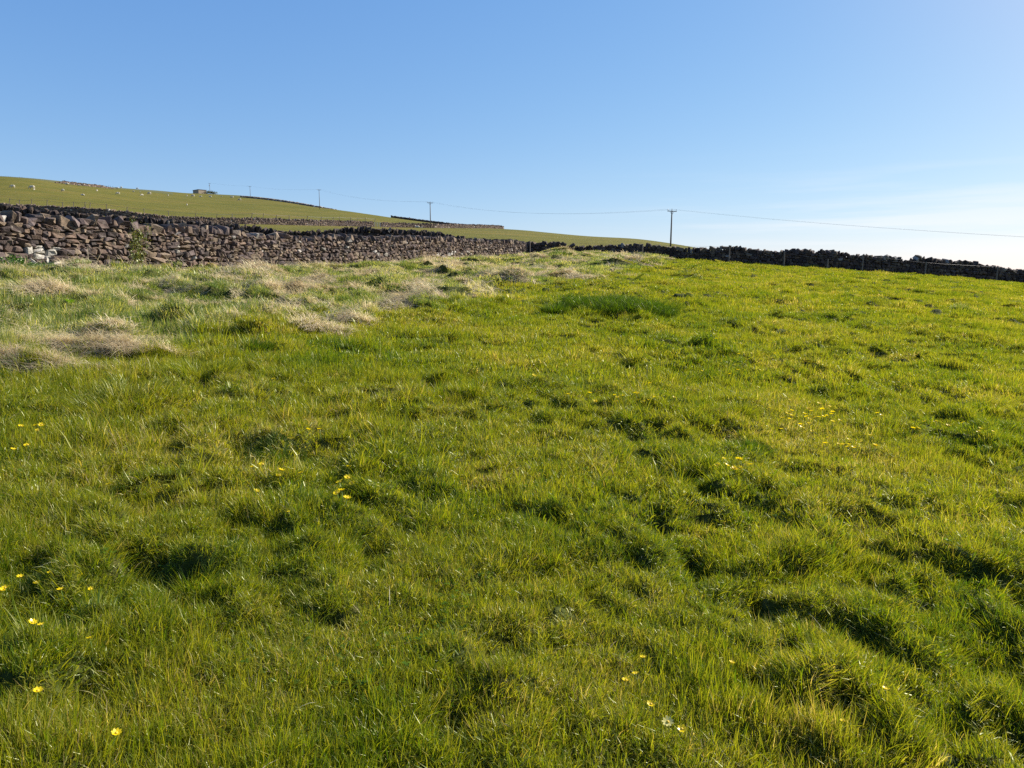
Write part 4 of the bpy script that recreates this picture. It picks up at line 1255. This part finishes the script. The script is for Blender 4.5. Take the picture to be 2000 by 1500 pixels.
# ------------------------------------------------------------------ broad leaved plants
def broad_plant(name, px, py, n, ll, lw, up, label, cat, mat, spread=.12, grp=None):
    X0, Y0 = hit(px, py); z0 = ground(X0, Y0)
    rg = np.random.default_rng(int(px + 3 * py))
    root = empty(name, (X0, Y0, z0), label, cat, grp)
    for i in range(n):
        az = rg.uniform(0, 2 * math.pi); tl = rg.uniform(*up); Lf = ll * rg.uniform(.7, 1.2); W = lw * rg.uniform(.8, 1.2)
        c = np.array([X0 + rg.normal() * spread, Y0 + rg.normal() * spread * .6, z0])
        rows = []
        dirv = np.array([math.cos(az), math.sin(az), 0]); side = np.array([-math.sin(az), math.cos(az), 0]); p = c.copy(); a = tl
        for k in range(7):
            t = k / 6; wv = W * math.sin(math.pi * min(1, .08 + t * .92)) ** .7 * (1 if t < 1 else 0) + .004
            fold = .25 * wv
            rows += [p - side * wv + [0, 0, fold], p, p + side * wv + [0, 0, fold]]
            p = p + (dirv * math.cos(a) + np.array([0, 0, 1]) * math.sin(a)) * Lf / 6; a -= .22
        Q = []
        for k in range(6):
            for j in range(2): Q.append((k * 3 + j, k * 3 + j + 1, k * 3 + j + 4, k * 3 + j + 3))
        mesh_np('leaf', np.array(rows), [np.array(Q)], mat, root, smooth=True, attrs={'rnd': np.full(21, rg.random())})
    return root
broad_plant('dock_plant', 150, 603, 6, .30, .055, (.5, 1.3), 'dock plant with broad upright leaves in the rough grass at the left', 'plant', M_leaf, .08)
broad_plant('dock_plant', 692, 570, 5, .30, .05, (.6, 1.3), 'small leafy plant in the straw halfway along the sunlit wall', 'plant', M_leaf, .08)
# nettles at the foot of the wall, far left
def leafy_clump(name, cx, cy, rx, h, n, size, mat, label, cat):
    rg = np.random.default_rng(n)
    z0 = ground(cx, cy)
    cs = np.stack([cx + rg.normal(0, rx, n), cy + rg.normal(0, rx * .5, n), np.zeros(n)], 1)
    cs[:, 2] = H(cs[:, 0], cs[:, 1]) + h * rg.random(n) ** .8 * np.exp(-((cs[:, 0] - cx) / (1.6 * rx)) ** 2)
    V, Q, r = leaf_cloud(cs, size, rg)
    o = mesh_np(name, V, [Q], mat, attrs={'rnd': r}); return tag(o, label, cat)
for (px, rx, h, n, lb) in [(12, .7, .42, 2600, 'dark green nettles at the wall foot by the left edge'), (95, .35, .25, 900, 'low green weeds below the white stones of the wall'), (190, .6, .22, 1200, 'low green weeds at the wall foot right of the white stones')]:
    d = near_depth(px) - .55; u = ray(px, 520)[0]
    leafy_clump('nettle_patch' if px < 50 else 'weed_patch', u * d, d, rx, h, n, .035, M_dark_leaf, lb, 'weeds')
# creeper hanging down the wall
rg = np.random.default_rng(12)
cl = None
px0 = 258; d = near_depth(px0); 
wd_ = np.array([15.1, 44.7]) / math.hypot(15.1, 44.7); wn = np.array([wd_[1], -wd_[0]])
u0 = ray(px0, 470)[0]; base = np.array([u0 * d, d]) + wn * .36
zb = hmacro(*base)
cl = empty('climbing_plant', (base[0], base[1], zb), 'yellow green creeper hanging down the sunlit wall near the left', 'climbing plant')
leaves = []
for sidx in range(7):
    mb = MB(); off = rg.normal(0, .10); top = 1.15 + rg.uniform(0, .4); P = []
    for k in range(14):
        t = k / 13; s = off + (1 - t) * -.25 + .35 * t * (sidx - 3) / 4 * (1 if t > .4 else .3) + rg.normal(0, .03)
        q = base + wd_ * s + wn * (.03 - .08 * t + rg.uniform(0, .05))
        p = np.array([q[0], q[1], zb + top * t]); P.append(p)
        for j in range(13): leaves.append(p + rg.normal(size=3) * [.05, .05, .05])
    mb.tube(P, .006, 5); mb.build('stem', M_stem, cl)
V_, Q_, r_ = leaf_cloud(np.array(leaves), .032, rg)
mesh_np('foliage', V_, [Q_], M_ivy, cl, attrs={'rnd': r_})
# moss cushions at the wall foot
M_moss = simple('orange_moss', (.20, .15, .03), .95, .35, 30, bump=.8)
for j, (px, lb) in enumerate([(118, 'orange mossy cushion at the wall foot below the white stones'), (300, 'orange mossy cushion at the wall foot right of the creeper'), (392, 'ochre mossy cushion at the wall foot, right of the other two')]):
    d = near_depth(px) ; u = ray(px, 520)[0]; q = np.array([u * d, d]) + wn * .42; z = hmacro(*q)
    th_, ph = np.meshgrid(np.linspace(0, 2 * math.pi, 25)[:-1], np.linspace(0, math.pi / 2, 8), indexing='ij')
    rr = 1 + .35 * (vnoise(th_ * 1.6 + j * 9, ph * 3, 5) - .5)
    Vv = np.stack([q[0] + .30 * rr * np.cos(th_) * np.sin(ph + .001) , q[1] + .22 * rr * np.sin(th_) * np.sin(ph + .001), z - .02 + .20 * rr * np.cos(ph)], -1)
    nA, nB = th_.shape; Qm = [(a * nB + b, ((a + 1) % nA) * nB + b, ((a + 1) % nA) * nB + b + 1, a * nB + b + 1) for a in range(nA) for b in range(nB - 1)]
    tag(mesh_np('moss_cushion', Vv.reshape(-1, 3), [np.array(Qm)[:, ::-1]], M_moss, smooth=True), lb, 'moss')

# ------------------------------------------------------------------ flowers
def flower_meshes(npet, rad, wid, up):
    mb = MB()
    for k in range(npet):
        a = 2 * math.pi * k / npet; d_ = np.array([math.cos(a), math.sin(a), 0]); s_ = np.array([-math.sin(a), math.cos(a), 0]); z_ = np.array([0, 0, 1.0])
        rows = []
        for (t, w_) in ((.08, .2), (.4, .85), (.75, 1.0), (1.0, .45)):
            c_ = d_ * rad * t + z_ * rad * up * t ** 1.4
            rows += [c_ - s_ * wid * w_ / 2, c_ + s_ * wid * w_ / 2]
        mb.add(rows, [(0, 1, 3, 2), (2, 3, 5, 4), (4, 5, 7, 6)])
    return mb
pm = flower_meshes(8, .018, .0105, .45).build('petals', M_petal, None, True); petals = pm.data; bpy.data.objects.remove(pm)
pm = flower_meshes(9, .022, .0095, .25).build('petals', M_pale_petal, None, True); petals_w = pm.data; bpy.data.objects.remove(pm)
th_ = np.linspace(0, 2 * math.pi, 9)[:-1]
mb = MB(); mb.tube([(0, 0, -.001), (0, 0, .003), (0, 0, .006)], [.005, .006, .003], 8); cm = mb.build('flower_centre', simple('flower_centre', (.55, .38, .02), .7), None, True); centre = cm.data; bpy.data.objects.remove(cm)
mb = MB(); mb.tube([(0.012, 0.01, -.12), (.006, .0, -.06), (0, 0, 0)], [.0014, .0012, .0012], 5); cm = mb.build('stem', M_stem, None, True); stem = cm.data; bpy.data.objects.remove(cm)
rfl = random.Random(2)
FG = 'yellow flowers open in the grass'
def flower(px, py, label, sc=1.0, white=False, parts=True, lift=.075):
    sc *= (.78 if py > 1010 else 1.2) if lift < .078 else 1.0
    X0, Y0 = hit(px, py + 3)
    z = ground(X0, Y0)
    # stand the head on the sight line, above the blades
    u, s = ray(px, py); X0 = u * Y0
    zz = max(z + lift, min(EYE + s * Y0, z + .10))
    r_ = empty('buttercup' if not white else 'pale_flower', (X0, Y0, zz), label, 'flower', FG if not white else None, rfl.uniform(0, 6))
    r_.rotation_euler = (rfl.uniform(-.5, .3), rfl.uniform(-.3, .5), rfl.uniform(0, 6)); r_.scale = (sc,) * 3
    for nm, me in (('petals', petals_w if white else petals), ('flower_centre', centre), ('stem', stem)):
        o = link(bpy.data.objects.new(nm, me)); o.parent = r_
        if not parts and nm == 'petals': pass
NEAR = [
 (5, 1185, 'yellow buttercup cut by the left frame edge in the lower left cluster'), (14, 1181, 'yellow buttercup touching the one at the left frame edge'),
 (43, 1158, 'yellow buttercup at the upper left of the lower left cluster'), (76, 1171, 'yellow buttercup in the middle of the lower left cluster'),
 (101, 1149, 'topmost yellow buttercup of the lower left cluster'), (122, 1184, 'wide open yellow buttercup at the centre bottom of the lower left cluster'),
 (160, 1157, 'yellow buttercup at the upper right of the lower left cluster'), (181, 1182, 'ragged yellow buttercup, rightmost of the lower left cluster'),
 (67, 1253, 'faded yellow buttercup left of a brighter one below the lower left cluster'), (84, 1257, 'bright yellow buttercup right of a faded one below the lower left cluster'),
 (179, 1283, 'single yellow buttercup below the lower left cluster'), (78, 1391, 'lone orange yellow buttercup near the bottom left corner'),
 (231, 1476, 'pale ragged yellow flower at the bottom edge, lower left'),
 (496, 932, 'yellow buttercup at the left of a trio below the deep green tussock'), (514, 928, 'yellow buttercup at the middle of a trio below the deep green tussock'),
 (551, 942, 'yellow buttercup directly above the widest one below the deep green tussock'), (547, 952, 'widest yellow buttercup below the deep green tussock'),
 (590, 948, 'small yellow buttercup right of the widest one below the deep green tussock'), (502, 983, 'orange yellow buttercup in a dark gap below the deep green tussock'),
 (566, 1026, 'low yellow buttercup lowest below the deep green tussock'), (682, 933, 'topmost yellow buttercup of the centre left group'),
 (681, 958, 'yellow buttercup on the right of the centre left group'), (665, 964, 'brightest yellow buttercup of the centre left group'),
 (689, 971, 'small yellow buttercup at the right edge of the centre left group'), (668, 981, 'yellow buttercup low in the centre left group'),
 (659, 987, 'dim yellow buttercup at the bottom left of the centre left group'), (679, 997, 'lowest yellow buttercup of the centre left group'),
 (603, 857, 'left one of two yellow buttercups above the centre left group'), (625, 857, 'right one of two yellow buttercups above the centre left group'),
 (43, 851, 'leftmost of three yellow buttercups in the left middle patch'), (72, 849, 'middle one of three yellow buttercups in the left middle patch'),
 (83, 848, 'rightmost of three yellow buttercups in the left middle patch'), (76, 860, 'yellow buttercup under the other three in the left middle patch'),
 (56, 889, 'yellow buttercup below the left middle patch'), (28, 898, 'yellow buttercup nearest the left edge below the left middle patch'),
 (216, 969, 'lone orange buttercup near the dark hollow on the left'),
 (1241, 1351, 'ragged pale yellow buttercup, upper of a pair at lower centre'), (1222, 1365, 'bright yellow buttercup, lower of a pair at lower centre'),
 (1256, 1318, 'small orange buttercup above the pair at lower centre'), (1428, 1329, 'small yellow buttercup right of the pair at lower centre'),
 (1270, 1414, 'half open yellow buttercup in the dark gap at lower centre'), (1330, 1464, 'orange bud right of the pale flower at the bottom'),
 (1645, 1449, 'yellow buttercup near the bottom right'), (1727, 1384, 'small yellow buttercup above the bottom right one'),
 (508, 713, 'yellow buttercup beside the round tussock on the left'), (535, 752, 'yellow buttercup below the round tussock'), (465, 767, 'yellow buttercup below and left of the round tussock'),
]
for (px, py, lb) in NEAR: flower(px, py, lb, rfl.uniform(.8, 1.1))
flower(1303, 1451, 'pale cream flower with a yellow centre near the bottom of the field', 1.1, True)
rgf = np.random.default_rng(9)
for (cx_, cy_, sx_, sy_, n, lb) in [(1590, 822, 55, 14, 34, 'small yellow buttercup in the dense patch right of centre'), (1660, 882, 26, 7, 12, 'small yellow buttercup in the little patch below the dense one'),
                                    (1430, 925, 22, 10, 9, 'small yellow buttercup below the dark green tussock on the right'), (1230, 785, 70, 12, 18, 'small yellow buttercup scattered above centre right'),
                                    (1880, 850, 50, 12, 9, 'small yellow buttercup scattered near the right edge'), (1460, 715, 50, 14, 12, 'tiny yellow buttercup scattered in the far middle of the field')]:
    for k in range(n): flower(cx_ + rgf.normal() * sx_, cy_ + rgf.normal() * sy_, lb, rgf.uniform(1.0, 1.4), lift=.08)

# clover and celandine leaves low among the grass
rg = np.random.default_rng(55)
X, Y = sample_band(1.7, 12, 420, rg); k = in_field(X, Y) & (rg.random(len(X)) < sstep(.60, .76, fbm(X, Y, .7, 3, 401)) * np.minimum(1, 5 / Y)); X, Y = X[k], Y[k]
n = len(X); Z = H(X, Y) + rg.uniform(.01, .035, n); th = rg.random(n) * 6.283
Vs = []
for t3 in range(3):
    a = th + t3 * 2.094; r_ = rg.uniform(.006, .011, n); tl = rg.normal(0, .35, n)
    cx_, cy_ = X + np.cos(a) * r_, Y + np.sin(a) * r_
    for da, rr_ in ((math.pi, .95), (math.pi * 1.45, .75), (-.75, 1.05), (.75, 1.05), (math.pi * .55, .75)):
        Vs.append(np.stack([cx_ + np.cos(a + da) * r_ * rr_, cy_ + np.sin(a + da) * r_ * rr_, Z + np.cos(da) * r_ * tl + .002], 1))
V = np.stack(Vs, 1).reshape(-1, 3)
m = len(V) // 5
tag(mesh_np('clover_leaves', V, [np.arange(m * 5).reshape(m, 5)], M_leaf, attrs={'rnd': np.repeat(rg.random(m) * .5, 5)}), 'small dark clover and celandine leaves low in the grass', 'clover', None, 'stuff')
